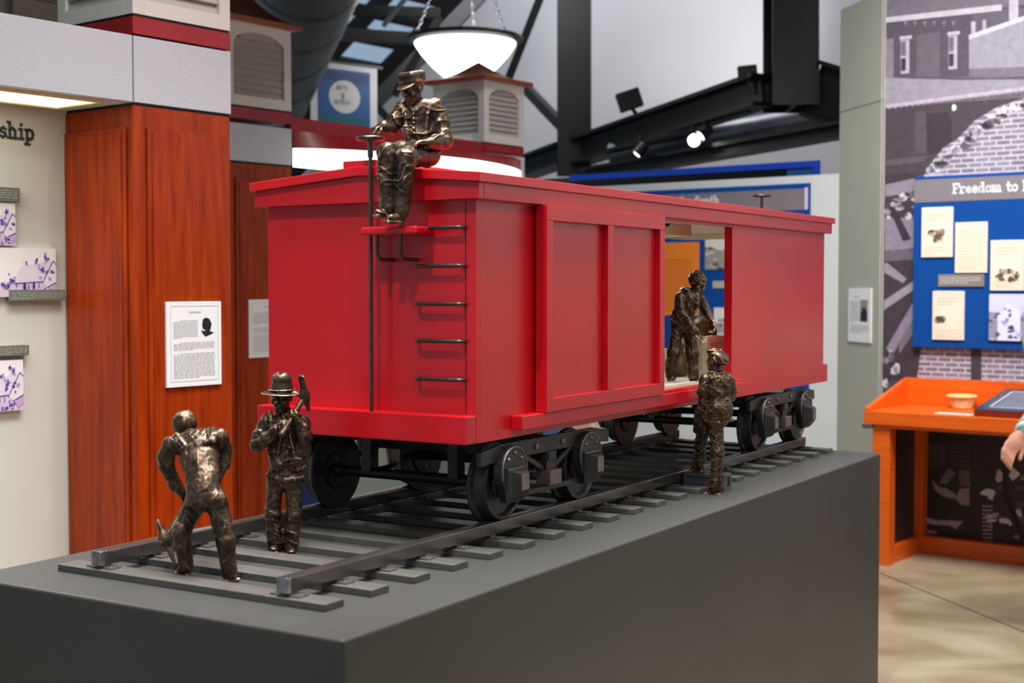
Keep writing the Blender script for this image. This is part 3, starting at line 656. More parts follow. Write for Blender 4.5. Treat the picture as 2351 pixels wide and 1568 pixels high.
A.limb([(655, 958, 0.004, 15), (652, 934, 0.0, 13)], 4)
# vest: two flaps with proud hems
for sg, x0, x1 in ((-1, 622, 634), (1, 694, 680)):
    for fx in range(6):
        A.limb([(x0 + 6 - sg * fx * 2.2, 980, -0.016, 8), (x0 - sg * fx * 1.6, 1036, -0.0185, 8), (x1 + 4 * sg - sg * fx * 3.2, 1076 - abs(fx - 2) * 1.5, -0.0185, 7.5)], 3)
A.limb([(666, 1000, -0.0245, 3), (675, 1040, -0.0250, 3), (684, 1076, -0.0235, 3.4)], 3); A.limb([(684, 1078, -0.0235, 3.2), (698, 1072, -0.014, 3)], 3)
A.limb([(646, 1000, -0.0245, 3), (638, 1040, -0.0250, 3), (630, 1075, -0.0235, 3.4)], 3)
A.limb([(614, 1088, -0.010, 3.4), (634, 1097, -0.021, 3.4), (654, 1102, -0.0235, 3.4), (675, 1101, -0.021, 3.4), (694, 1094, -0.010, 3.4)], 4)
A.limb([(648, 948, -0.018, 3), (655, 975, -0.026, 2.2)], 1.5); A.limb([(667, 948, -0.018, 3), (660, 975, -0.026, 2.2)], 1.5)
A.limb([(621, 948, -0.010, 5), (622, 966, -0.020, 5), (624, 990, -0.0225, 4.5)], 3)
# arms
A.limb([(613, 968, 0, 17), (596, 1000, -0.006, 16), (590, 1022, -0.012, 16)], 6, 6); A.limb([(590, 1022, -0.012, 15.5), (618, 1004, -0.034, 14.5), (634, 986, -0.046, 10)], 5, 5)
A.limb([(694, 968, 0, 17.5), (700, 1000, -0.002, 16), (700, 1036, -0.006, 16)], 6, 6); A.limb([(700, 1034, -0.010, 14), (694, 998, -0.032, 12), (682, 968, -0.038, 9.5)], 4, 3)
A.limb([(699, 994, -0.004, 18), (700, 1004, -0.005, 18.5)], 1.5)
A.hand((638, 982, -0.048), (0.85, 0.35, -0.25), (0.25, -0.3, 0.9), 34, (0.9, 1.2, 0.9), 0.04, 1)
A.hand((682, 965, -0.042), (-0.75, 0.6, -0.1), (0.3, 0.25, 0.9), 34, (0.9, 1.2, 0.9), 0.04, -1)
P = A.head(647, 914, -0.006, 67, (-0.28, -0.02, -1))
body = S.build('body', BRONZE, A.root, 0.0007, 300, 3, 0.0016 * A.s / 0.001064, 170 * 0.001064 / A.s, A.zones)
A.new(); S = A.S; c, H, r, up, f = A.hf; up2 = unit(up + f * 0.03 + r * -0.04)
hc = c + up * 0.175 * H + f * 0.0 * H
S.ell(hc, (48 * q, 46 * q, 3.6 * q), (r, f, up2), 2 * q); S.cap(hc - r * 30 * q + up2 * 2 * q, hc - r * 44 * q - up2 * 3.5 * q, 5 * q, 4 * q, 6 * q)
S.cap(hc + up2 * 3 * q, hc + up2 * 28 * q, 28.5 * q, 22 * q, 4 * q); S.ell(hc + up2 * 36 * q, (21 * q, 21 * q, 13 * q), (r, f, up2), 6 * q)
S.cap(hc + up2 * 52 * q - f * 12 * q, hc + up2 * 52 * q + f * 14 * q, 5 * q, 5 * q, 7 * q, sub=True)
for t in range(16):
    a0, a1 = t * math.pi / 8, (t + 1) * math.pi / 8; R_ = 29.5 * q
    S.cap(hc + up2 * 8 * q + (r * math.cos(a0) + f * math.sin(a0)) * R_, hc + up2 * 8 * q + (r * math.cos(a1) + f * math.sin(a1)) * R_, 1.6 * q, 1.6 * q, 1 * q)
S.ell(hc - up2 * 11 * q, (24 * q, 26 * q, 9 * q), (r, f, up2), 2 * q, sub=True)
S.build('hat', BRONZE, A.root, 0.0007, 110, 5)

def pickaxe(label, h0, eye, h1, t0, t1, rad, q):
    """h0 lower end of the handle, eye where the head sits, t0 and t1 the tips of the head (world points)"""
    root = thing('pickaxe', label, 'pickaxe', np.minimum(h0, np.minimum(t0, t1)), group=None); o = REG[root][1]
    S = Sculpt(0.0012); S.cap(h0 - o, eye - o, rad * 0.95, rad * 1.05, 0.001); S.cap(h0 - o, h0 - o + unit(eye - h0) * rad * 2, rad * 1.35, rad, 0.002)
    S.cap(eye - o, h1 - o, rad * 1.2, rad * 1.2, 0.001); S.build('handle', BRONZE, root, 0.0003, 200, 2)
    S = Sculpt(0.0012); ax = unit(t1 - t0); hd = unit(eye - h0); bulge = unit(hd - ax * (hd @ ax)); sd = np.cross(ax, bulge)
    for tip, wd in ((t0, 1.7), (t1, 1.0)):
        prev = eye - o
        for i in range(1, 9):
            t = i / 8; p = (eye + (tip - eye) * t) - o; e = np.linalg.norm(tip - eye)
            S.ell((prev + p) / 2, (e / 11, rad * (1.5 - 0.9 * t) , rad * (1.1 + (wd - 1.1) * t) * (1 if wd > 1.2 else 1 - 0.55 * t)), (unit(tip - eye), bulge, sd), rad * 0.8); prev = p
    S.ell(eye - o, (rad * 2.6, rad * 2.1, rad * 1.7), (ax, bulge, sd), rad)
    S.build('pick_head', BRONZE, root, 0.0003, 200, 4)
    return root
W_ = lambda Fg, u, v, d=0.0: dep(u, v, Fg.D + d)
pickaxe('small bronze pickaxe resting on the shoulder of the worker in the brimmed hat', W_(A, 648, 997, -0.060), W_(A, 700, 909, -0.018), W_(A, 704, 902, -0.015), W_(A, 691, 862, -0.030), W_(A, 709, 944, -0.004), 6.2 * q, q)

# --- bending worker seen from behind
B = Figure('bronze_figurine', 'bronze worker in overalls bending forward, seen from behind between the rails', 3.02, (0.262, 0.572, ZT))
B.new(); S = B.S; q = B.s
B.limb([(447, 1158, 0.0, 25), (417, 1220, -0.012, 20), (427, 1300, 0.006, 17)], 9, 10)
B.limb([(499, 1158, -0.006, 26), (518, 1240, -0.020, 21), (526, 1314, -0.010, 18.5)], 9, 10)
B.shoe((430, 1308, 0.004), (414, 1309, 0.016), 9.5, 3); B.shoe((524, 1321, -0.014), (540, 1323, -0.010), 10.5, 3.5)
S.ell(B.J(472, 1140, -0.004), (44 * q, 36 * q, 34 * q), (RT, FH, ZV), 10 * q)
S.ell(B.J(452, 1150, -0.016), (24 * q, 22 * q, 24 * q), (RT, FH, ZV), 5 * q); S.ell(B.J(496, 1148, -0.018), (25 * q, 22 * q, 24 * q), (RT, FH, ZV), 5 * q)
tilt = B.vec(-0.16, 0.75, 0.62); sx = B.vec(0.98, 0.16, 0.05); sy = np.cross(tilt, sx)
S.ell(B.J(466, 1098, 0.006), (40 * q, 30 * q, 56 * q), (sx, sy, tilt), 12 * q)
S.ell(B.J(458, 1050, 0.036), (46 * q, 33 * q, 56 * q), (sx, sy, tilt), 12 * q)
S.ell(B.J(448, 1016, 0.066), (58 * q, 28 * q, 34 * q), (sx, sy, tilt), 12 * q)
B.limb([(440, 1010, 0.085, 22), (430, 994, 0.100, 20)], 5)
# overall bib, braces, belt line
B.limb([(424, 1031, 0.030, 6), (440, 1026, 0.026, 6), (456, 1021, 0.024, 6.5), (472, 1017, 0.026, 6), (487, 1013, 0.031, 6)], 5)
for ds in (-5, 0, 5):
    B.limb([(402 + ds, 1004 - ds, 0.062, 6), (410 + ds, 1015 - ds, 0.040, 6), (420 + ds, 1028 - ds, 0.029, 6)], 2.5); B.limb([(486 + ds, 986, 0.062, 6), (485 + ds, 1000, 0.040, 6), (485 + ds, 1013, 0.029, 6)], 2.5)
for k_ in range(26):
    _u, _v = 440 + B.rng.uniform(-5, 40), 1045 + B.rng.uniform(-5, 60); B.limb([(_u, _v, 0.006 + (1100 - _v) * 0.00022, 3.0), (_u + B.rng.uniform(-9, 9), _v + B.rng.uniform(-9, 9), 0.006 + (1100 - _v) * 0.00022, 2.2)], 4)
# arms reaching forward to the pick
B.limb([(392, 1022, 0.062, 21), (381, 1050, 0.070, 19), (383, 1072, 0.082, 18)], 7, 7); B.limb([(383, 1072, 0.082, 17), (402, 1112, 0.110, 14.5), (418, 1132, 0.130, 11)], 5, 4)
B.limb([(504, 1004, 0.058, 22), (513, 1034, 0.070, 18), (513, 1060, 0.085, 17)], 7, 7); B.limb([(513, 1060, 0.090, 15), (496, 1100, 0.118, 13), (462, 1122, 0.138, 10.5)], 5, 3)
B.limb([(513, 1054, 0.083, 19), (512, 1063, 0.090, 18)], 1.5)
B.hand((420, 1134, 0.132), (0.6, -0.6, 0.2), (0.4, -0.3, -0.8), 36, (0.9, 1.2, 0.9), 0.04, 1); B.hand((462, 1124, 0.140), (-0.75, -0.3, 0.1), (0.2, -0.6, -0.8), 36, (0.9, 1.2, 0.9), 0.04, -1)
B.head(424, 984, 0.108, 72, (-0.45, -0.62, 0.75))
c, H, r, up, f = B.hf
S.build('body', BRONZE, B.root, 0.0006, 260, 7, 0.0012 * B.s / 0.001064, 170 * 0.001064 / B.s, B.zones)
B.new(); S = B.S; S.ell(c + up * 0.15 * H - f * 0.09 * H, (0.40 * H, 0.42 * H, 0.46 * H), (r, up, f), 0.03 * H); S.ell(c - up * 0.22 * H + f * 0.30 * H, (0.5 * H, 0.36 * H, 0.42 * H), (r, up, f), 0.03 * H, sub=True)
S.build('hair', BRONZE, B.root, 0.0012, 200, 9, 0.0008, 260)
pickaxe('small bronze pickaxe swung low in the hands of the bending worker', W_(B, 456, 1118, 0.146), W_(B, 379, 1236, 0.070), W_(B, 372, 1246, 0.064), W_(B, 361, 1196, 0.085), W_(B, 401, 1291, 0.055), 7.4 * q, q)

# --- seated brakeman on the roof
Cc = Figure('bronze_figurine', 'bronze brakeman in peaked cap sitting on the end of the boxcar roof', 3.385, (0.80, 0.385, 1.922))
Cc.new(); S = Cc.S; q = Cc.s; C = Cc
S.ell(C.J(978, 352, 0.004), (34 * q, 36 * q, 30 * q), (RT, FH, ZV), 8 * q)
S.ell(C.J(962, 305, 0.0), (33 * q, 25 * q, 44 * q), (RT, FH, ZV), 10 * q)
S.ell(C.J(960, 266, 0.0), (40 * q, 26 * q, 40 * q), (RT, FH, ZV), 10 * q)
S.ell(C.J(962, 246, 0.004), (44 * q, 22 * q, 20 * q), (RT, FH, ZV), 8 * q)
C.limb([(960, 240, 0.0, 14), (952, 218, -0.016, 13)], 4)
C.limb([(958, 352, -0.004, 24), (922, 346, -0.060, 22), (889, 350, -0.100, 21)], 7, 5)
C.limb([(986, 358, -0.004, 25), (958, 358, -0.050, 23), (931, 364, -0.098, 21.5)], 7, 5)
C.limb([(888, 350, -0.102, 20.5), (887, 410, -0.096, 20), (890, 468, -0.092, 17.5)], 6, 14, 0.2)
C.limb([(931, 364, -0.100, 22), (928, 420, -0.096, 21), (922, 478, -0.094, 17.5)], 6, 14, 0.2)
C.limb([(889, 462, -0.092, 18), (891, 474, -0.092, 17.5)], 2); C.limb([(921, 474, -0.094, 18.5), (921, 486, -0.094, 18)], 2)
C.shoe((888, 486, -0.094), (868, 489, -0.110), 9.5, 3); C.shoe((920, 499, -0.096), (895, 500, -0.116), 11, 3)
# shirt front, collar, braces
C.limb([(938, 240, -0.018, 6), (948, 254, -0.024, 4.5)], 3); C.limb([(970, 238, -0.014, 6), (960, 254, -0.0235, 4.5)], 3)
C.limb([(928, 240, -0.008, 5), (931, 262, -0.0205, 5), (934, 292, -0.0215, 5), (938, 322, -0.0205, 4.5)], 3); C.limb([(988, 236, -0.008, 5), (982, 262, -0.0205, 5), (978, 292, -0.0215, 5), (976, 320, -0.0205, 4.5)], 3)
for vv in (262, 272, 282, 294): C.limb([(950, vv, -0.0272, 2.2)] * 2, 0.8)
C.limb([(934, 324, -0.017, 4), (956, 327, -0.0225, 4), (984, 324, -0.017, 4)], 3)
# arms
C.limb([(925, 246, 0.0, 17), (908, 276, -0.004, 16), (900, 292, -0.006, 15.5)], 6, 7); C.limb([(902, 290, -0.006, 15), (886, 291, -0.004, 12.5), (876, 290, -0.004, 11)], 5, 4)
C.limb([(886, 291, -0.004, 14), (882, 290, -0.004, 14)], 1.5)
C.limb([(998, 244, 0.002, 19), (1014, 285, 0.004, 18.5), (1020, 322, -0.010, 18)], 7, 9); C.limb([(1020, 324, -0.012, 17.5), (1000, 328, -0.044, 16), (988, 328, -0.060, 13.5)], 5, 6)
C.hand((879, 288, -0.004), (-0.80, -0.45, -0.35), (-0.2, -0.8, 0.1), 40, (0.55, 0.75, 0.6), 0.06, 1)
C.hand((986, 327, -0.064), (-0.95, -0.05, -0.25), (0.0, -1, -0.1), 40, (0.3, 0.45, 0.4), 0.08, -1)
C.head(947, 206, -0.018, 66, (-0.62, -0.32, -0.75))
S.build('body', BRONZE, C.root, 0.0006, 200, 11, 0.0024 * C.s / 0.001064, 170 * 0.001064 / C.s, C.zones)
C.new(); S = C.S; c, H, r, up, f = C.hf; cu = unit(up * 0.9 + ZV * 0.4); cf = unit(f - cu * (f @ cu)); cr_ = np.cross(cf, cu)
hc = c + cu * 0.28 * H - cf * 0.05 * H
S.box(hc + cu * 9 * q, (25 * q, 26 * q, 14 * q), (cr_, cf, cu), 9 * q, 3 * q); S.ell(hc + cu * 3 * q, (26 * q, 27.5 * q, 9 * q), (cr_, cf, cu), 4 * q)
S.ell(hc - cu * 15 * q, (23 * q, 25 * q, 13 * q), (cr_, cf, cu), 2 * q, sub=True)
vz = unit(cu + cf * 0.42); vy = unit(cf - cu * 0.42); S.ell(hc + vy * 21 * q + vz * 3 * q, (24 * q, 24 * q, 3.4 * q), (cr_, vy, vz), 5 * q)
for sg in range(16):
    a0, a1 = sg * math.pi / 8, (sg + 1) * math.pi / 8
    S.cap(hc + (cr_ * math.cos(a0) + cf * math.sin(a0)) * 26.5 * q, hc + (cr_ * math.cos(a1) + cf * math.sin(a1)) * 26.5 * q, 2.0 * q, 2.0 * q, 2.5 * q)
S.build('cap', BRONZE, C.root, 0.0004, 150, 4)

# --- man inside the boxcar bending towards the door
Dm = Figure('bronze_figurine', 'bronze bare-headed man in jacket leaning forward inside the boxcar doorway', 4.491, (2.15, 0.31, 1.335))
Dm.new(); S = Dm.S; q = Dm.s; Dg = Dm
Dg.limb([(1556, 746, 0.0, 15), (1547, 808, -0.010, 13.5), (1541, 860, 0.0, 12)], 5, 8)
Dg.limb([(1580, 752, 0.006, 16), (1590, 810, -0.006, 13.5), (1592, 860, 0.0, 12.5)], 5, 8)
Dg.limb([(1541, 852, 0, 13), (1541, 862, 0, 13)], 2); Dg.limb([(1592, 850, 0, 13.5), (1592, 861, 0, 13)], 2); Dg.limb([(1547, 812, -0.010, 14.6), (1546, 817, -0.010, 14.6)], 1.5)
Dg.shoe((1539, 867, 0.004), (1543, 868, -0.02), 6.5, 2.5); Dg.shoe((1590, 867, 0.004), (1601, 868, -0.008), 6.5, 2.5)
S.ell(Dg.J(1566, 738, 0.004), (24 * q, 22 * q, 24 * q), (RT, FH, ZV), 7 * q)
tl = Dg.vec(0.42, 0.9, -0.1); tx = Dg.vec(0.9, -0.42, 0.1); ty = np.cross(tl, tx)
S.ell(Dg.J(1568, 722, 0.002), (25 * q, 22 * q, 30 * q), (tx, ty, tl), 8 * q)
S.ell(Dg.J(1578, 696, -0.002), (25 * q, 24 * q, 30 * q), (tx, ty, tl), 8 * q)
S.ell(Dg.J(1582, 678, 0.0), (27 * q, 24 * q, 17 * q), (tx, ty, tl), 7 * q)
Dg.limb([(1590, 672, 0.0, 10), (1598, 660, -0.004, 9)], 3)
Dg.limb([(1580, 668, -0.026, 6), (1585, 684, -0.032, 5.5), (1582, 700, -0.032, 4.5)], 3); Dg.limb([(1600, 676, -0.022, 4.5), (1600, 696, -0.024, 4), (1596, 716, -0.020, 3.5)], 3)
Dg.limb([(1543, 726, -0.010, 5), (1552, 734, -0.020, 5), (1568, 742, -0.025, 5), (1586, 744, -0.018, 4.5)], 4)
Dg.limb([(1562, 682, -0.022, 12.5), (1560, 704, -0.030, 12), (1567, 724, -0.034, 11.5)], 4, 6); Dg.limb([(1567, 726, -0.034, 11), (1584, 746, -0.044, 11), (1595, 760, -0.048, 9.5)], 4, 5)
Dg.limb([(1566, 721, -0.034, 13), (1569, 728, -0.035, 12.6)], 1.5); Dg.limb([(1591, 756, -0.047, 11.5), (1595, 761, -0.048, 11)], 1.5)
Dg.limb([(1608, 684, 0.022, 11.5), (1617, 704, 0.026, 11), (1622, 716, 0.022, 10.5)], 4, 5); Dg.limb([(1620, 714, 0.022, 10.5), (1627, 726, 0.014, 9.5), (1631, 732, 0.010, 8)], 3, 3)
Dg.hand((1597, 764, -0.050), (0.62, -0.72, -0.2), (0.2, 0.6, -0.6), 29, (0.12, 0.2), 0.08, 1); Dg.hand((1631, 734, 0.008), (0.2, -0.95, -0.2), (-0.7, -0.1, -0.7), 29, (0.2, 0.3), 0.12, -1)
Dg.head(1601, 650, -0.006, 49, (0.62, -0.42, -0.62), (0.25, 1, 0))
c, H, r, up, f = Dg.hf
S.cap(c - up * 0.17 * H + f * 0.38 * H - r * 0.10 * H, c - up * 0.17 * H + f * 0.38 * H + r * 0.10 * H, 0.035 * H, 0.035 * H, 0.02 * H)
S.build('body', BRONZE, Dg.root, 0.0006, 300, 13, 0.0015 * Dg.s / 0.001064, 170 * 0.001064 / Dg.s, Dg.zones)

Dg.new(0.0011); S = Dg.S; S.ell(c + up * 0.15 * H - f * 0.09 * H, (0.385 * H, 0.42 * H, 0.45 * H), (r, up, f), 0.03 * H); S.ell(c - up * 0.24 * H + f * 0.34 * H, (0.5 * H, 0.40 * H, 0.44 * H), (r, up, f), 0.03 * H, sub=True)
S.build('hair', BRONZE, Dg.root, 0.0006, 300, 9, 0.0015, 420)
# --- boy stepping up on the crate
E_ = Figure('bronze_figurine', 'bronze boy in flat cap and jacket seen from behind, one foot on a grey crate', 4.275, (1.99, 0.125, ZT))
E_.new(); S = E_.S; q = E_.s
E_.limb([(1643, 975, 0.0, 18), (1647, 1034, 0.0, 14.5), (1644, 1112, 0.0, 13.5)], 6, 9)
E_.limb([(1618, 975, 0.02, 16), (1608, 1022, 0.060, 13.5), (1607, 1060, 0.085, 12.5)], 6, 8)
E_.limb([(1647, 1030, 0.0, 16), (1647, 1038, 0.0, 15.6)], 2); E_.limb([(1644, 1104, 0, 15), (1644, 1116, 0, 15)], 2)
E_.shoe((1650, 1125, -0.002), (1628, 1126, 0.012), 8.5, 3); E_.shoe((1610, 1072, 0.098), (1592, 1073, 0.122), 8, 2.6)
S.ell(E_.J(1640, 958, 0.004), (31 * q, 25 * q, 26 * q), (RT, FH, ZV), 8 * q)
S.ell(E_.J(1652, 940, -0.002), (32 * q, 26 * q, 34 * q), (RT, FH, ZV), 8 * q)
S.ell(E_.J(1650, 898, 0.0), (29 * q, 23 * q, 44 * q), (RT, FH, ZV), 8 * q)
S.ell(E_.J(1648, 872, 0.002), (33 * q, 21 * q, 22 * q), (RT, FH, ZV), 7 * q)
E_.limb([(1622, 966, -0.016, 4), (1650, 970, -0.026, 4), (1680, 962, -0.014, 4)], 3)
E_.limb([(1632, 870, -0.018, 3), (1652, 866, -0.024, 3), (1672, 870, -0.018, 3)], 2)
E_.limb([(1646, 862, 0.0, 12), (1644, 846, 0.002, 10.5)], 3); E_.limb([(1634, 855, -0.008, 4), (1648, 858, -0.016, 4.5), (1662, 855, -0.008, 4)], 2)
E_.limb([(1619, 872, 0.0, 13), (1614, 900, 0.0, 12.5), (1617, 922, 0.004, 12)], 5, 7); E_.limb([(1616, 920, 0.004, 12), (1609, 946, 0.018, 11.5), (1604, 964, 0.026, 10.5)], 4, 4)
E_.limb([(1676, 872, 0.002, 12), (1680, 898, 0.012, 11), (1678, 912, 0.022, 11)], 5, 5); E_.limb([(1678, 912, 0.024, 10), (1668, 922, 0.062, 9)], 4, 3)
E_.limb([(1606, 958, 0.024, 12), (1604, 965, 0.026, 12)], 1.5)
E_.hand((1602, 968, 0.028), (-0.18, -0.95, 0.15), (0.6, 0, 0.6), 30, (0.25, 0.4), 0.06, -1); E_.hand((1667, 922, 0.066), (-0.7, 0.1, 0.6), (0, 0, 1), 28, (0.3, 0.4), 0.06, 1)
E_.head(1642, 830, 0.004, 47, (-0.72, 0.12, 0.62))
S.build('body', BRONZE, E_.root, 0.0007, 300, 17, 0.0014 * E_.s / 0.001064, 170 * 0.001064 / E_.s, E_.zones)
E_.new(); S = E_.S; c, H, r, up, f = E_.hf; tp = unit(up * 0.92 - f * 0.25 + RT * 0.12); tf = unit(f - tp * (f @ tp)); tr_ = np.cross(tf, tp); hc = c + up * 0.24 * H - f * 0.08 * H
S.ell(hc + tp * 3 * q - tf * 3 * q, (23.5 * q, 27 * q, 14 * q), (tr_, tf, tp), 4 * q); S.ell(hc - tp * 3 * q, (20 * q, 21 * q, 9 * q), (tr_, tf, tp), 4 * q)
S.ell(hc + tf * 19 * q - tp * 5 * q, (14 * q, 12 * q, 3 * q), (tr_, tf, tp), 2.5 * q); S.cap(hc + tp * 17 * q, hc + tp * 18.5 * q, 2.2 * q, 2.2 * q, 2 * q)
for k_ in range(8):
    a = k_ * math.pi / 4; p_ = hc + tp * 2 * q; S.cap(p_ + tp * 14 * q + (tr_ * math.cos(a) + tf * math.sin(a)) * 4 * q, p_ + tp * 5 * q + (tr_ * math.cos(a) + tf * math.sin(a)) * 22 * q, 0.8 * q, 2.0 * q, 2 * q)
S.ell(hc - tp * 14 * q, (18 * q, 20 * q, 12 * q), (tr_, tf, tp), 2 * q, sub=True)
S.build('cap', BRONZE, E_.root, 0.0006, 160, 6, 0.0028, 190)

# grey crate the boy steps on
cr = thing('step_crate', 'small dark grey panelled crate under the foot of the boy in the flat cap', 'crate', (2.092, 0.192, ZT))
def crate(root, x0, x1, y0, y1, z0, z1, t, m):
    i = t * 0.45
    MB().box(x0 + i, x1 - i, y0 + i, y1 - i, z0, z1 - i).build('crate_core', m, root)
    for xa in (x0, x1 - t):
        for yy in (y0, y1 - t): MB().box(xa, xa + t, yy, yy + t, z0, z1).build('corner_post', m, root, bev=0.0006, seg=1)
    for xa, xb, ya, yb in ((x0, x0 + t, y0 + t, y1 - t), (x1 - t, x1, y0 + t, y1 - t), (x0 + t, x1 - t, y0, y0 + t), (x0 + t, x1 - t, y1 - t, y1)):
        MB().box(xa, xb, ya, yb, z0, z0 + t).build('lower_rail', m, root, bev=0.0006, seg=1); MB().box(xa, xb, ya, yb, z1 - t, z1).build('upper_rail', m, root, bev=0.0006, seg=1)
crate(cr, 2.062, 2.1225, 0.124, 0.262, ZT, ZT + 0.052, 0.011, GREYC)

# freight inside the boxcar
c1 = thing('freight_crate', 'cream panelled freight crate inside the boxcar behind the boy in the flat cap', 'crate', (2.51, 0.388, 1.335), group='freight in the boxcar')
crate(c1, 2.42, 2.60, 0.335, 0.44, 1.335, 1.335 + 0.135, 0.022, CREAM)
c2 = thing('freight_crate', 'cream panelled freight crate inside the boxcar, half hidden by the sliding door', 'crate', (2.48, 0.61, 1.335), group='freight in the boxcar')
crate(c2, 2.42, 2.54, 0.54, 0.68, 1.335, 1.335 + 0.085, 0.020, CREAM)
SACK = mat('olive_brown_sack', (92, 76, 40), 0.5, 0.3, 0.5, 0.4, 40, 0.4, 90)
def sack(label, c, rx, ry, rz, seed, lie=False):
    root = thing('freight_sack', label, 'sack', (c[0], c[1], c[2]), group='freight in the boxcar'); S = Sculpt(0.0022)
    S.ell((0, 0, rz * 0.92), (rx, ry, rz), None, 0.01); S.box((0, 0, rz * 0.55), (rx * 0.85, ry * 0.85, rz * 0.55), None, rz * 0.4, 0.01)
    if lie: S.cap((rx * 0.8, 0, rz * 0.6), (rx * 1.25, -ry * 0.3, rz * 0.35), rz * 0.3, rz * 0.5, 0.01)
    else: S.cap((0, 0, rz * 1.7), (0.004, 0, rz * 2.15), rx * 0.3, rx * 0.5, 0.01)
    S.box((0, 0, -0.02), (0.3, 0.3, 0.02), None, 0.001, 0.001, sub=True)
    S.build('sack_cloth', SACK, root, 0.002, 110, seed)
sack('olive brown sack lying on the cream crate behind the leaning bronze man', (2.50, 0.39, 1.4702), 0.050, 0.036, 0.034, 3, True)
sack('dark sack standing on the boxcar floor behind the legs of the leaning man', (2.36, 0.42, 1.3352), 0.045, 0.040, 0.046, 5)
sack('brown sack on the crate half hidden by the sliding door', (2.48, 0.61, 1.4202), 0.045, 0.04, 0.030, 8)

# ------------------------------------------------------------------ prints and lettering
def pts_room(pxs, plane, n):                           # photo pixels on a wall plane, in room coordinates
    nn = UA * n[0] + VA * n[1]
    return [to_room(onp(u, v, room_pt(*plane), nn)) for u, v in pxs]
class Print:
    """flat print on a plane given in room coordinates; layers are stacked by a fraction of a millimetre"""
    def __init__(s, plane, n): s.plane = plane; s.n = np.array(n, float); s.m = MB()
    def poly(s, pxs, c, layer=1): s.m.face([p + s.n * 0.0007 * layer for p in pts_room(pxs, s.plane, s.n)], tuple(232 * (x / 255) ** 1.2 for x in c)); return s
    def blob(s, u, v, ru, rv, c, layer=2, n=10, seed=0, rough=0.25):
        rg = random.Random(seed * 7919 + int(u * 13 + v)); 
        return s.poly([(u + ru * math.cos(t * 2 * math.pi / n) * (1 + rg.uniform(-rough, rough)), v + rv * math.sin(t * 2 * math.pi / n) * (1 + rg.uniform(-rough, rough))) for t in range(n)], c, layer)
    def build(s, name, m, parent): return s.m.build(name, m, parent)
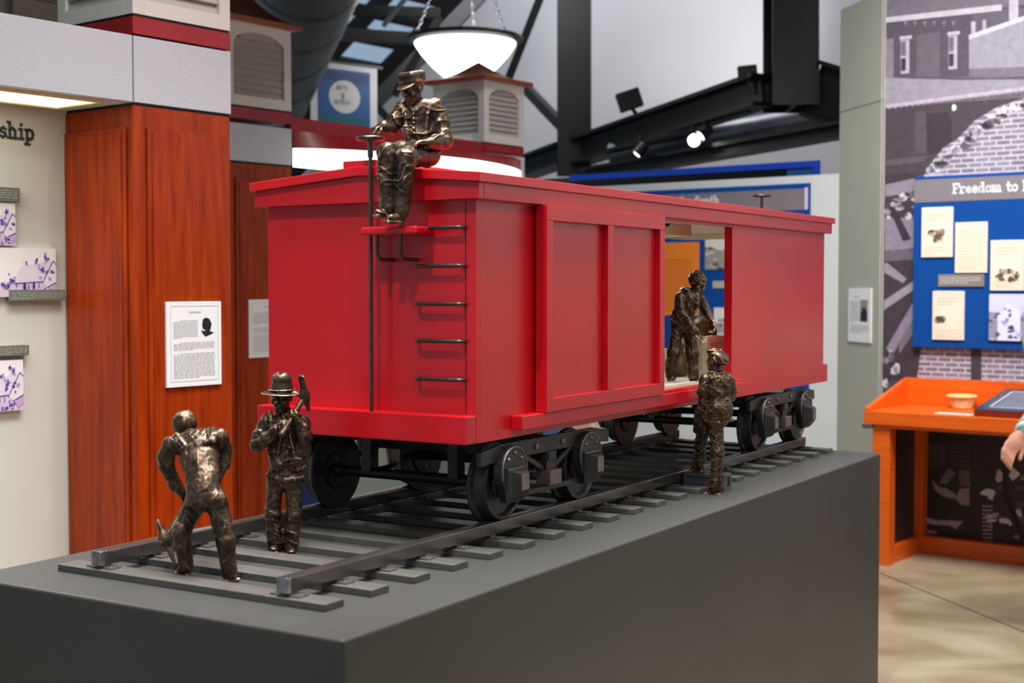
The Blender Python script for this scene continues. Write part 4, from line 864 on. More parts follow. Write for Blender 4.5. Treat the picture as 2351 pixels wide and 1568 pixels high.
GL = {  # slab letters as strokes, unit x-height 0.66, cap height 1
 'F': (0.72, [[(0.12, 0), (0.12, 1)], [(0, 0), (0.34, 0)], [(0, 1), (0.66, 1), (0.66, 0.78)], [(0.12, 0.5), (0.42, 0.5)]]),
 'r': (0.56, [[(0.14, 0), (0.14, 0.62)], [(0, 0), (0.34, 0)], [(0, 0.62), (0.14, 0.62)], [(0.14, 0.45), (0.3, 0.62), (0.5, 0.58)]]),
 'e': (0.62, [[(0.06, 0.34), (0.52, 0.34), (0.5, 0.52), (0.3, 0.64), (0.1, 0.52), (0.06, 0.3), (0.14, 0.08), (0.32, 0.0), (0.52, 0.1)]]),
 'd': (0.70, [[(0.5, 0), (0.5, 1)], [(0.36, 1), (0.5, 1)], [(0.5, 0), (0.64, 0)], [(0.5, 0.5), (0.3, 0.64), (0.1, 0.52), (0.06, 0.3), (0.14, 0.06), (0.3, 0.0), (0.5, 0.14)]]),
 'o': (0.64, [[(0.3, 0.64), (0.1, 0.52), (0.06, 0.32), (0.12, 0.1), (0.3, 0.0), (0.48, 0.1), (0.54, 0.32), (0.48, 0.54), (0.3, 0.64)]]),
 'm': (1.0, [[(0.14, 0), (0.14, 0.62)], [(0, 0), (0.28, 0)], [(0, 0.62), (0.14, 0.62)], [(0.14, 0.5), (0.32, 0.64), (0.46, 0.5), (0.46, 0)], [(0.36, 0), (0.58, 0)], [(0.46, 0.5), (0.64, 0.64), (0.8, 0.5), (0.8, 0)], [(0.7, 0), (0.92, 0)]]),
 't': (0.48, [[(0.18, 0.92), (0.18, 0.12), (0.3, 0.0), (0.44, 0.06)], [(0.02, 0.62), (0.4, 0.62)]]),
 'L': (0.70, [[(0.12, 0), (0.12, 1)], [(0, 1), (0.3, 1)], [(0, 0), (0.62, 0), (0.62, 0.26)]]),
 's': (0.54, [[(0.46, 0.52), (0.28, 0.64), (0.08, 0.52), (0.12, 0.38), (0.4, 0.28), (0.46, 0.12), (0.26, 0.0), (0.06, 0.1)]]),
 'h': (0.74, [[(0.14, 0), (0.14, 1)], [(0, 1), (0.14, 1)], [(0, 0), (0.28, 0)], [(0.14, 0.48), (0.34, 0.64), (0.52, 0.5), (0.52, 0)], [(0.4, 0), (0.66, 0)]]),
 'i': (0.36, [[(0.16, 0), (0.16, 0.62)], [(0.02, 0.62), (0.16, 0.62)], [(0.02, 0), (0.3, 0)], [(0.15, 0.88), (0.17, 0.94)]]),
 'p': (0.70, [[(0.14, -0.32), (0.14, 0.62)], [(0, 0.62), (0.14, 0.62)], [(0, -0.32), (0.3, -0.32)], [(0.14, 0.5), (0.32, 0.64), (0.52, 0.54), (0.58, 0.32), (0.5, 0.08), (0.32, 0.0), (0.14, 0.12)]]),
 'S': (0.68, [[(0.58, 0.82), (0.34, 1.0), (0.1, 0.84), (0.14, 0.6), (0.5, 0.42), (0.58, 0.16), (0.32, 0.0), (0.06, 0.14)]]),
 'u': (0.72, [[(0.0, 0.62), (0.14, 0.62), (0.14, 0.12), (0.3, 0.0), (0.5, 0.14)], [(0.5, 0.62), (0.5, 0)], [(0.5, 0), (0.64, 0)], [(0.38, 0.62), (0.5, 0.62)]]),
 'H': (0.8, [[(0.1, 0), (0.1, 1)], [(0.62, 0), (0.62, 1)], [(0.1, 0.5), (0.62, 0.5)]]), 'U': (0.76, [[(0.1, 1), (0.1, 0.2), (0.34, 0), (0.58, 0.2), (0.58, 1)]]),
 'E': (0.66, [[(0.56, 0), (0.1, 0), (0.1, 1), (0.56, 1)], [(0.1, 0.5), (0.46, 0.5)]]), 'Z': (0.7, [[(0.06, 1), (0.58, 1), (0.06, 0), (0.6, 0)]]),
 'O': (0.8, [[(0.34, 1), (0.08, 0.7), (0.08, 0.3), (0.34, 0), (0.6, 0.3), (0.6, 0.7), (0.34, 1)]]), 'N': (0.8, [[(0.1, 0), (0.1, 1), (0.6, 0), (0.6, 1)]]),
 'A': (0.74, [[(0.04, 0), (0.34, 1), (0.64, 0)], [(0.16, 0.34), (0.52, 0.34)]]), 'R': (0.74, [[(0.1, 0), (0.1, 1), (0.46, 1), (0.56, 0.76), (0.46, 0.52), (0.1, 0.52)], [(0.36, 0.52), (0.62, 0)]]),
 'T': (0.7, [[(0.04, 1), (0.64, 1)], [(0.34, 1), (0.34, 0)]]), 'X': (0.7, [[(0.06, 0), (0.6, 1)], [(0.06, 1), (0.6, 0)]]), ' ': (0.42, []),
}
def lettering(mb, text, org, r, up, n, size, th=0.16, depth=0.002, track=0.08):
    org = np.array(org, float); r, up, n = np.array(r, float), np.array(up, float), np.array(n, float); x = 0
    for ch in text:
        wd, strokes = GL[ch]
        for st_ in strokes:
            for (ax, ay), (bx, by) in zip(st_[:-1], st_[1:]):
                a = org + r * (x + ax) * size + up * ay * size; b = org + r * (x + bx) * size + up * by * size; d = unit(b - a)
                mb.obox((a + b) / 2 + n * depth / 2, d, np.cross(n, d), n, np.linalg.norm(b - a) / 2 + th * size * 0.45, th * size / 2, depth / 2)
        x += wd + track
    return x * size
def text_rows(mb, org, r, up, n, w_, h_, rows, c=None, seed=1, fill=0.5, indent=0.0):
    rg = random.Random(seed); org = np.array(org, float); r, up, n = np.array(r, float), np.array(up, float), np.array(n, float); rh = h_ / rows
    for k in range(rows):
        x = indent if k == 0 else 0.0; end = w_ * (1 if k < rows - 1 else rg.uniform(0.3, 0.8))
        y = h_ - (k + 1) * rh
        while x < end:
            wl = min(rg.uniform(0.04, 0.13) * w_, end - x)
            a = org + r * x + up * y; mb.face([a, a + r * wl, a + r * wl + up * rh * fill, a + up * rh * fill], c); x += wl + 0.02 * w_
def board(name, label, cat, plane, n, px0, px1, th, m, bev=0.001, group=None, box=None):
    """flat board lying on a wall plane; px0, px1 = opposite corners (left top, right bottom) in the photo"""
    n = np.array(n, float)
    if box is None:
        a, b = pts_room([px0, px1], plane, n)
    else: a, b = box
    base = np.array(plane, float)
    mb = MB()
    if abs(n[0]) > 0.5: mb.box(base[0] + min(0, n[0] * th), base[0] + max(0, n[0] * th), min(a[1], b[1]), max(a[1], b[1]), min(a[2], b[2]), max(a[2], b[2]))
    else: mb.box(min(a[0], b[0]), max(a[0], b[0]), base[1] + min(0, n[1] * th), base[1] + max(0, n[1] * th), min(a[2], b[2]), max(a[2], b[2]))
    o = mb.build(name, m, frame='r', bev=bev, seg=1); tag(o, label, cat, group)
    L_ = np.array([base[0] + n[0] * th if abs(n[0]) > 0.5 else min(a[0], b[0]), max(a[1], b[1]) if abs(n[0]) > 0.5 else base[1] + n[1] * th, min(a[2], b[2])])
    W = abs(a[1] - b[1]) if abs(n[0]) > 0.5 else abs(a[0] - b[0]); r = np.array([0, -1.0, 0]) if abs(n[0]) > 0.5 else np.array([1.0, 0, 0])
    return o, L_, r, W, abs(a[2] - b[2])
NV = (0, -1, 0); NU = (-1, 0, 0)

# ------------------------------------------------------------------ left bay: cherry columns, grey fascia, cupolas
def cherry_column(label, u0, u1, v0, v1, z1):
    root = thing('cherry_column', label, 'column', ((u0 + u1) / 2, (v0 + v1) / 2, 0), 'r')
    MB().box(u0, u1, v0, v1, 0, z1).build('column_core', CHERRY, root, bev=0.003)
    a, b = u0 + 0.055, u1 - 0.025
    pn = MB().box(a, b, v0 - 0.010, v0, 0.15, z1 - 0.075).build('raised_panel', CHERRY, root, bev=0.006, seg=3)
    MB().box(a + 0.02, b - 0.02, v0 - 0.014, v0 - 0.010, 0.17, z1 - 0.095).build('panel_field', CHERRY, pn, bev=0.003)
    a, b = v0 + 0.035, v1 - 0.01
    pn = MB().box(u0 - 0.012, u0, a, b, 0.15, z1 - 0.075).build('raised_panel', CHERRY, root, bev=0.006, seg=3)
    MB().box(u0 - 0.016, u0 - 0.012, a + 0.02, b - 0.02, 0.17, z1 - 0.095).build('panel_field', CHERRY, pn, bev=0.003)
    return root
cherry_column('glossy cherry wood column with raised panels left of the boxcar', 1.356, 1.808, 2.403, 2.82, 2.295)
cherry_column('darker set-back cherry wood column just left of the boxcar roof', 3.06, 3.52, 3.892, 4.34, 2.295)
tag(MB().box(5.20, 5.627, 3.892, 4.33, 0, 2.295).build('display_column', mat('grey_green_paint', (158, 166, 160), 0.6), frame='r', bev=0.003), 'plain grey column behind the boxcar below the rear cupola', 'column')
for (u0, u1, v0, v1, label) in ((-2.5, 1.354, 2.400, 2.440, 'long grey mottled fascia board above the left photo bay'), (1.360, 1.812, 2.400, 2.86, 'grey mottled fascia block on top of the near cherry column'),
                                (3.06, 3.522, 3.889, 4.345, 'grey mottled fascia block on top of the set-back cherry column'), (5.20, 5.630, 3.889, 4.335, 'grey mottled fascia block under the rear cupola')):
    tag(MB().box(u0, u1, v0, v1, 2.306, 2.545 if u0 < 3 else 2.505).build('fascia_panel', LAMIN, frame='r', bev=0.002), label, 'fascia')
for (u0, u1, v0, v1, z0) in ((1.362, 1.806, 2.406, 2.815, 2.2955), (3.07, 3.515, 3.895, 4.33, 2.2955), (5.21, 5.62, 3.895, 4.33, 2.2955)):
    struct(MB().box(u0, u1, v0, v1, z0, z0 + 0.010), 'trim_%d' % int(u0 * 10), DARK, 'r')  # strips coloured near black as the shadow line over each column

def cupola(label, u0, u1, v0, v1, z0, z1, arch=True, roof=True, nsl=9, apex=0.2, rb=0.06):
    root = thing('louvred_cupola', label, 'cupola', ((u0 + u1) / 2, (v0 + v1) / 2, z0 - rb - 0.012), 'r')
    MB().box(u0, u1, v0, v1, z0 - rb - 0.010, z0 - 0.010).build('red_base_band', MAROON, root, bev=0.001)
    MB().box(u0 + 0.004, u1 - 0.004, v0 + 0.004, v1 - 0.004, z0 - 0.010, z0).build('shadow_joint', DARK, root)
    t = 0.028; pw = 0.052
    MB().box(u0 + 0.06, u1 - 0.06, v0 + 0.06, v1 - 0.06, z0, z1).build('inner_core', DARK, root)
    for (a, b) in ((u0, u0 + pw), (u1 - pw, u1)):
        for (c, d) in ((v0, v0 + pw), (v1 - pw, v1)): MB().box(a, b, c, d, z0, z1).build('corner_post', OFFWH, root, bev=0.002)
    for face in ('v', 'u'):
        lo, hi = (u0, u1) if face == 'v' else (v0, v1); fix = v0 if face == 'v' else u0
        o_ = np.array([0, fix + 0.0, 0]) if face == 'v' else np.array([fix + 0.0, 0, 0]); ax = np.array([1.0, 0, 0]) if face == 'v' else np.array([0, 1.0, 0]); nz = np.array([0, 1.0, 0]) if face == 'v' else np.array([1.0, 0, 0])
        br = 0.055
        MB().prism([(lo + pw, z0), (hi - pw, z0), (hi - pw, z0 + br), (lo + pw, z0 + br)], o_, ax, (0, 0, 1), nz, t).build('bottom_rail', OFFWH, root, bev=0.001)
        mid, hw = (lo + hi) / 2, (hi - lo) / 2 - pw; rise = 0.07 if arch else 0.0; zt = z1 - 0.045
        pts = [(lo + pw, z1)] + [(mid - hw * math.cos(a), zt - rise + rise * math.sin(a)) for a in np.linspace(0, math.pi, 17)] + [(hi - pw, z1)]
        MB().prism(pts, o_, ax, (0, 0, 1), nz, t).build('arched_head' if arch else 'top_rail', OFFWH, root)
        for k in range(nsl):
            z = z0 + br + (k + 0.5) * (zt - z0 - br) / nsl; x_ = (z - (zt - rise)) / max(rise, 1e-6)
            hw2 = hw if x_ <= 0 else hw * math.sqrt(max(0.02, 1 - x_ * x_)); hh = (zt - z0 - br) / nsl
            c_ = o_ + ax * mid + np.array([0, 0, z]) + nz * 0.022
            MB().obox(c_, ax, unit(np.array([0, 0, 1.0]) + nz * 0.45), unit(nz - np.array([0, 0, 0.45])), hw2, hh * 0.60, 0.0045).build('louvre_slat', SLAT, root)
    if roof:
        ov = 0.045
        MB().box(u0 - ov, u1 + ov, v0 - ov, v1 + ov, z1, z1 + 0.026).build('eave_trim', COPPERE, root, bev=0.004)
        mb = MB(); rings = []; cu_, cv_ = (u0 + u1) / 2, (v0 + v1) / 2; hu, hv = (u1 - u0) / 2 + ov - 0.01, (v1 - v0) / 2 + ov - 0.01
        for k in range(9):
            t_ = k / 8; sc_ = (1 - t_) ** 1.0 * (1 - 0.18 * math.sin(t_ * math.pi)) ; z = z1 + 0.026 + apex * (t_ ** 1.25 if t_ < 1 else 1); sc_ = max(sc_, 0.012)
            rings.append([(cu_ - hu * sc_, cv_ - hv * sc_, z), (cu_ + hu * sc_, cv_ - hv * sc_, z), (cu_ + hu * sc_, cv_ + hv * sc_, z), (cu_ - hu * sc_, cv_ + hv * sc_, z)])
        P = [p for r_ in rings for p in r_]
        mb._add(P, [(i * 4 + k, i * 4 + (k + 1) % 4, (i + 1) * 4 + (k + 1) % 4, (i + 1) * 4 + k) for i in range(8) for k in range(4)] + [(3, 2, 1, 0), (32, 33, 34, 35)])
        mb.build('bell_roof', COPPER, root, smooth=30)
    return root
cupola('near white louvred cupola box above the grey fascia at the top left', 1.358, 1.812, 2.401, 2.86, 2.625, 3.35, arch=False, nsl=15, apex=0.2, rb=0.062)
cupola('arched louvred cupola with brown roof above the set-back cherry column', 3.06, 3.522, 3.889, 4.345, 2.600, 3.04, apex=0.26)
cupola('arched louvred cupola with brown roof in front of the pendant lamp', 5.205, 5.627, 3.892, 4.33, 2.575, 2.975, apex=0.13, rb=0.05)

# rear bay header: red beam, bowed red valance and a bowed light box
tag(MB().box(3.524, 5.20, 3.895, 3.95, 2.500, 2.572).build('header_beam', MAROON, frame='r', bev=0.002), 'dark red header beam between the two rear cupolas', 'beam')
def bow(u0, u1, v, bulge, n=28, inset=0.0):
    out = []
    for k in range(n + 1):
        t = k / n; out.append(np.array([u0 + (u1 - u0) * t, v - bulge * math.sin(math.pi * t) ** 0.8 + inset, 0]))
    return out
def ribbon(name, path0, z0, path1, z1, m, parent=None, **kw):
    mb = MB(); P = [p + (0, 0, z0) for p in path0] + [p + (0, 0, z1) for p in path1]; n = len(path0)
    mb._add(P, [(i, i + 1, n + i + 1, n + i) for i in range(n - 1)]); return mb.build(name, m, parent, smooth=40, **kw)
vr = thing('curved_valance', 'bowed red valance below the header beam of the rear bay', 'valance', (4.5, 3.9, 2.40), 'r')
pa, pb_ = bow(3.54, 5.60, 3.90, 0.05), bow(3.54, 5.60, 3.90, 0.34)
ribbon('valance_skin', pb_, 2.405, pa, 2.500, MAROON, vr)
LB = emitter('light_box_glow', (250, 255, 246), 3.0)
lbx = thing('light_box', 'glowing white bowed light box under the red valance of the rear bay', 'light', (4.5, 3.9, 2.30), 'r')
ribbon('diffuser', bow(3.54, 5.60, 3.90, 0.34), 2.300, bow(3.54, 5.60, 3.90, 0.34), 2.402, LB, lbx)
mb = MB(); pth = bow(3.54, 5.60, 3.90, 0.34); mb.face([p + (0, 0, 2.300) for p in pth]); mb.build('lower_lens', LB, lbx)
mb = MB(); mb.face([p + (0, 0, 2.404) for p in pth]); mb.build('upper_cover', OFFWH, lbx)
tag(MB().box(4.56, 5.20, 4.55, 4.60, 0.0, 2.30).build('exhibit_board', mat('grey_green_board', (150, 160, 152), 0.6), frame='r'), 'grey green board at the back of the rear bay behind the front truck', 'board')
tag(MB().box(3.525, 4.55, 4.55, 4.60, 0.0, 2.30).build('exhibit_board', mat('navy_board', (14, 44, 104), 0.5), frame='r'), 'dark blue exhibit board at the back of the rear bay', 'board')

# soffit and ceiling light of the left bay
struct(MB().box(-2.5, 1.354, 2.442, 2.814, 2.306, 2.36), 'trim_1', SAGEW, 'r')
lf = thing('soffit_light', 'recessed fluorescent light panel under the left grey fascia', 'light', (0.6, 2.6, 2.298), 'r')
MB().box(-0.2, 1.268, 2.450, 2.462, 2.296, 2.3055).box(-0.2, 1.268, 2.715, 2.735, 2.296, 2.3055).box(1.250, 1.268, 2.462, 2.715, 2.296, 2.3055).build('light_frame', mat('warm_frame', (226, 214, 150), 0.4), lf)
MB().box(-0.2, 1.250, 2.462, 2.715, 2.300, 2.3055).build('prismatic_lens', emitter('soffit_glow', (222, 232, 206), 1.3), lf)

area('soffit_lamp', room_pt(0.5, 2.585, 2.292), room_pt(0.5, 2.585, 0), 0.22, 1.4, 13, (0.98, 1.0, 0.92))
# ------------------------------------------------------------------ left bay photographs, captions, lettering
PLW = (0, 2.815, 0)
def purple_photo(o, L_, r, W, H, seed):
    up = np.array([0, 0, 1.0]); n = np.array([0, -1.0, 0]); m = MB(); rg = random.Random(seed)
    def pg(pts, c, l): m.face([L_ + r * (x * W) + up * (y * H) + n * 0.0006 * l for x, y in pts], c)
    x0 = 1 - 0.218 / W * (H / 0.179)
    def pv(pts, c, l): pg([(x0 + (1 - x0) * x / 1050, min(1.0, max(0.0, 1 - (y - 250) / 880))) for x, y in pts], c, l)
    def bl(x, y, rx, ry, c, l, k): 
        g2 = random.Random(seed * 100 + k); pv([(min(1048, x + rx * math.cos(t) * g2.uniform(0.6, 1.25)), y + ry * math.sin(t) * g2.uniform(0.6, 1.25)) for t in np.linspace(0, 6.283, 12)[:-1]], c, l)
    pg([(0, 0), (1, 0), (1, 1), (0, 1)], (246, 243, 242), 1)
    pv([(-1500, 900), (760, 850), (1050, 860), (1050, 1130), (-1500, 1130)], (222, 204, 226), 2); pv([(180, 880), (760, 850), (960, 475), (330, 590)], (232, 222, 236), 3)
    pv([(760, 860), (985, 480), (1048, 560), (1048, 860), (850, 965)], (238, 230, 240), 4)
    for a, b in (((985, 470), (760, 880)), ((985, 470), (1048, 545)), ((180, 890), (760, 855)), ((850, 960), (1048, 865))):
        dx, dy = b[0] - a[0], b[1] - a[1]; L2 = math.hypot(dx, dy); nx, ny = -dy / L2 * 9, dx / L2 * 9; pv([(a[0] + nx, a[1] + ny), (b[0] + nx, b[1] + ny), (b[0] - nx, b[1] - ny), (a[0] - nx, a[1] - ny)], (112, 86, 160), 5)
    k = 0
    for (cx, cy, sx, sy, n2) in ((830, 420, 60, 70, 7), (640, 490, 45, 40, 4), (400, 550, 40, 40, 3), (745, 650, 60, 110, 12), (850, 690, 40, 40, 4), (150, 800, 60, 110, 8), (40, 930, 80, 110, 12), (840, 1010, 90, 70, 10), (720, 1080, 80, 30, 6), (960, 680, 35, 25, 3), (910, 800, 35, 20, 2), (-500, 900, 350, 160, 14), (360, 1030, 40, 40, 3)):
        for q2 in range(n2):
            k += 1; bl(cx + rg.gauss(0, sx * 0.5), cy + rg.gauss(0, sy * 0.5), rg.uniform(10, 34), rg.uniform(10, 34), rg.choice([(128, 96, 190), (150, 124, 202), (92, 62, 168), (176, 156, 214), (70, 40, 150)]), 6 + k % 4, k)
    for x, ya, yb, wd in ((235, 885, 950, 9), (390, 885, 1060, 26), (470, 900, 1090, 8), (575, 870, 985, 20), (680, 880, 970, 7)): pv([(x - wd, ya), (x + wd, ya), (x + wd, yb), (x - wd, yb)], (60, 44, 130), 11)
    pv([(900, 980), (1048, 880), (1048, 1000), (940, 1090)], (208, 168, 214), 7)
    m.build('print', PRINT, o)
def pbox(u0, z0, u1, z1): return (np.array([u0, 0, z1]), np.array([u1, 0, z0]))
for k, (bx, lab) in enumerate(((pbox(0.70, 1.603, 1.292, 1.782), 'wide purple-toned photograph of a long house on the left bay wall'),
                               (pbox(0.75, 1.790, 1.124, 1.946), 'purple-toned photograph at the left edge above the long house photograph'),
                               (pbox(0.78, 1.186, 1.147, 1.372), 'purple-toned photograph at the left edge under the lowest grey caption'))):
    o, L_, r, W, H = board('mounted_photograph', lab, 'photograph', PLW, NV, None, None, 0.022, WHITE, box=bx, group='photographs in the left bay'); purple_photo(o, L_, r, W, H, 3 + k)
CAPT = mat('caption_text_print', (176, 178, 170), 0.6)
for k, (bx, lab) in enumerate(((pbox(1.093, 1.588, 1.324, 1.629), 'grey caption strip at the lower right of the long house photograph'), (pbox(0.86, 1.948, 1.138, 2.001), 'grey caption strip at the left edge below the word ship'),
                               (pbox(0.88, 1.387, 1.168, 1.425), 'grey caption strip above the lowest purple photograph'))):
    o, L_, r, W, H = board('caption_strip', lab, 'caption', PLW, NV, None, None, 0.032, CAPTION, box=bx, group='caption strips in the left bay')
    mb = MB(); text_rows(mb, L_ + r * 0.006 + np.array([0, -0.0006, 0.006]), r, (0, 0, 1), NV, W - 0.014, H - 0.010, 5, seed=k + 3, fill=0.32); mb.build('caption_text', CAPT, o)
mb = MB(); wl = lettering(MB(), 'ship', (0, 0, 0), (1, 0, 0), (0, 0, 1), NV, 0.056)
lettering(mb, 'ship', (1.226 - wl, 2.815, 2.185), (1, 0, 0), (0, 0, 1), NV, 0.056, 0.17, 0.004)
tag(mb.build('wall_lettering', mat('dark_green_letters', (62, 74, 66), 0.5), frame='r'), 'dark green wall lettering reading ship on the left bay wall', 'lettering')

# biography plaques on the columns
TXT = mat('grey_text_print', (184, 184, 186), 0.6); SIL = mat('black_silhouette_print', (14, 16, 20), 0.6)
def plaque(label, u0, u1, z0, z1, v, sil):
    o, L_, r, W, H = board('plaque', label, 'plaque', (0, v, 0), NV, None, None, 0.010, WHITE, box=pbox(u0, z0, u1, z1), group='plaques on the cherry columns')
    n = np.array([0, -1.0, 0]); up = np.array([0, 0, 1.0]); q = lambda x, y: L_ + r * x * W + up * y * H + n * 0.0006
    mb = MB(); e = 0.006
    for (x0, x1, y0, y1) in ((0.07, 0.94, 0.06, 0.066), (0.07, 0.94, 0.945, 0.951), (0.07, 0.076, 0.06, 0.95), (0.934, 0.94, 0.06, 0.95)): mb.face([q(x0, y0), q(x1, y0), q(x1, y1), q(x0, y1)])
    mb.face([q(0.40, 0.865), q(0.62, 0.865), q(0.62, 0.885), q(0.40, 0.885)])
    text_rows(mb, q(0.12, 0.57), r, up, n, 0.44 * W, 0.22 * H, 13, seed=2, indent=0.03); text_rows(mb, q(0.12, 0.43), r, up, n, 0.75 * W, 0.10 * H, 6, seed=3, indent=0.03); text_rows(mb, q(0.12, 0.10), r, up, n, 0.75 * W, 0.30 * H, 18, seed=4, indent=0.03)
    mb.build('printed_text', TXT, o)
    mb = MB(); mb.face([q(x, y) for x, y in ((0.62, 0.66), (0.645, 0.62), (0.70, 0.58), (0.80, 0.605), (0.86, 0.63), (0.78, 0.645), (0.80, 0.68), (0.815, 0.74), (0.77, 0.795), (0.71, 0.81), (0.65, 0.79), (0.645, 0.75), (0.635, 0.72), (0.645, 0.70), (0.65, 0.675), (0.69, 0.665), (0.69, 0.645))]); mb.build('silhouette_print', SIL, o)
plaque('white framed biography plaque with black silhouette on the near cherry column', 1.478, 1.737, 1.266, 1.584, 2.389, 0)
plaque('dim white biography plaque on the set-back column beside the boxcar', 3.187, 3.46, 1.260, 1.571, 3.878, 1)
# poster high up behind the fascia
o, L_, r, W, H = board('wall_poster', 'brown wall poster behind the fascia at the top left corner', 'poster', (0, 3.60, 0), NV, (24, -60), (170, 70), 0.02, mat('brown_poster', (132, 122, 108), 0.6))
mb = MB(); lettering(mb, 'SHUEZONE', L_ + r * 0.11 + np.array([0, -0.001, H * 0.50]), r, (0, 0, 1), NV, 0.032, 0.13, 0.001); mb.build('poster_lettering', mat('purple_grey_ink', (72, 64, 70), 0.6), o)
struct(MB().box(-2.5, 1.9, 3.62, 3.70, 0, 3.6), 'wall_rear_left', mat('brown_grey_wall', (140, 134, 126), 0.6), 'r')

# ------------------------------------------------------------------ back exhibit wall
PW = (6.954, 0, 0)
tb, L_, r, W, H = board('exhibit_board', 'large blue exhibit board on the white wall seen above and through the boxcar', 'board', PW, NU, None, None, 0.030, BLUE, box=(np.array([0, 4.75, 2.345]), np.array([0, 2.445, 0.935])))
MB().box(6.922, 6.924, 2.475, 4.72, 2.165, 2.310).build('header_strip', GREYH, tb)
MB().box(6.916, 6.922, 2.452, 2.472, 2.165, 2.315).build('edge_strip', mat('pale_lilac_strip', (208, 204, 222), 0.5), tb)
hd = MB(); vs_ = to_room(onp(1596, 460, room_pt(6.922, 0, 0), UA))[1]; lw_ = lettering(MB(), 'the ', (0, 0, 0), (0, -1, 0), (0, 0, 1), NU, 0.055); lettering(hd, 'the South', (6.922, vs_ + lw_, 2.231), (0, -1, 0), (0, 0, 1), NU, 0.055, 0.18, 0.003); hd.build('header_lettering', WHITE, tb)
FR = (6.923, 0, 0)
o, L_, r, W, H = board('text_poster', 'orange text poster seen through the boxcar doorway', 'poster', FR, NU, (1500, 558), (1605, 725), 0.006, mat('orange_print', (226, 122, 22), 0.5))
mb = MB(); text_rows(mb, L_ + r * 0.02 + np.array([-0.0006, 0, 0.03]), r, (0, 0, 1), NU, W - 0.08, H - 0.14, 16, seed=5); lettering(mb, 'THE RAILROAD'.replace('I', 'i').replace('D', 'O').replace('R', 'R'), L_ + r * 0.03 + np.array([-0.0006, 0, H - 0.075]), r, (0, 0, 1), NU, 0.018, 0.15, 0.0006) if False else None
mb.build('printed_text', mat('dark_orange_ink', (198, 100, 18), 0.6), o)
def grey_photo(o, L_, r, W, H, n, seed, tint=(1, 1, 1), house=False):
    rg = random.Random(seed); up = np.array([0, 0, 1.0]); n = np.array(n, float); m = MB()
    def pg(pts, g, l): m.face([L_ + r * (x * W) + up * (y * H) + n * 0.0006 * l for x, y in pts], tuple(min(255, g * t) for t in tint))
    pg([(0, 0), (1, 0), (1, 1), (0, 1)], 214, 1); pg([(0, 0), (1, 0), (1, 0.55), (0, 0.62)], 150, 2)
    if house: pg([(0.25, 0), (0.9, 0), (0.9, 0.6), (0.55, 0.8), (0.25, 0.55)], 226, 3)
    for k in range(34):
        x, y = rg.random(), rg.random() * 0.7; a, b = rg.uniform(0.02, 0.12), rg.uniform(0.015, 0.07)
        x0, x1, y0, y1 = max(0, x - a), min(1, x + a), max(0, y - b), min(1, y + b); pg([(x0, (y0 + y1) / 2), (x, y0), (x1, (y0 + y1) / 2), (x, y1)], rg.choice([70, 100, 120, 180, 200]), 3 + k % 3)
    m.build('print', PRINT, o)
o, *a_ = board('mounted_photograph', 'sepia landscape photograph beside the orange poster on the blue board', 'photograph', FR, NU, (1620, 545), (1720, 618), 0.006, WHITE); grey_photo(o, *a_, NU, 2, (1, 0.96, 0.92))
o, *a_ = board('caption_strip', 'beige caption strip on the blue board below the sepia photograph', 'caption', FR, NU, (1637, 645), (1760, 662), 0.006, mat('beige_caption', (168, 156, 136), 0.6)); mb = MB(); text_rows(mb, a_[0] + np.array([-0.0006, 0, 0.008]), a_[1], (0, 0, 1), NU, a_[2], a_[3] - 0.014, 3, seed=8); mb.build('caption_text', TXT, o)
o, *a_ = board('mounted_photograph', 'pale house photograph low in the boxcar doorway on the blue board', 'photograph', FR, NU, (1640, 706), (1740, 800), 0.006, WHITE); grey_photo(o, *a_, NU, 5, (1, 1, 1), True)
tag(MB().box(6.90, 6.953, 4.23, 4.40, 0.40, 0.66).build('panel', mat('peach_panel', (238, 178, 156), 0.6), frame='r'), 'peach coloured panel low on the white wall seen under the boxcar', 'panel')
tag(MB().box(6.88, 6.953, 4.42, 4.95, 0.40, 0.70).build('panel', mat('denim_blue_panel', (86, 116, 154), 0.7), frame='r'), 'dusty blue panel low on the white wall seen under the boxcar', 'panel')
# blue frame and dark void above the wall
tag(MB().box(7.28, 7.32, 2.55, 4.70, 2.485, 2.530).box(7.28, 7.32, 2.55, 2.59, 2.38, 2.485).build('blue_frame', BLUEB, frame='r'), 'bright blue frame bar above the white exhibit wall', 'frame')
tag(MB().box(7.30, 7.34, 2.60, 2.80, 2.38, 2.485).build('panel', mat('teal_blue_panel', (6, 72, 126), 0.6), frame='r'), 'teal blue panel hanging at the right end of the blue frame bar', 'panel')
struct(MB().box(7.36, 7.40, 2.82, 6.5, 2.2, 2.52), 'trim_2', mat('dark_void_board', (40, 40, 38), 0.8), 'r')  # dark board added behind the frame to blacken the view above the wall
# plaque on the diagonal sage wall
dgv = unit(np.array([0.414, 0.485, 0.0])); dn = np.array([-dgv[1], dgv[0], 0.0]); dn = dn if dn[0] < 0 else -dn
p0 = np.array([6.851, 2.104, 0]); p1 = np.array([6.621, 1.849, 0]); dr_ = unit(p1 - p0)
mid = (p0 + p1) / 2; tt = (mid - np.array([6.954, 2.24, 0])) @ dr_; base = np.array([6.954, 2.24, 0]) + unit(np.array([6.540 - 6.954, 1.755 - 2.24, 0])) * tt
dr_ = unit(np.array([6.540 - 6.954, 1.755 - 2.24, 0])); dn = np.array([dr_[1], -dr_[0], 0.0]); dn = dn if dn[0] < 0 else -dn
root = thing('plaque', 'white biography plaque with dark portrait on the sage diagonal wall', 'plaque', base + np.array([0, 0, 1.28]), 'r')
MB().obox(base + dn * 0.005 + np.array([0, 0, 1.455]), dr_, (0, 0, 1), dn, 0.165, 0.175, 0.004).build('plaque_board', WHITE, root)
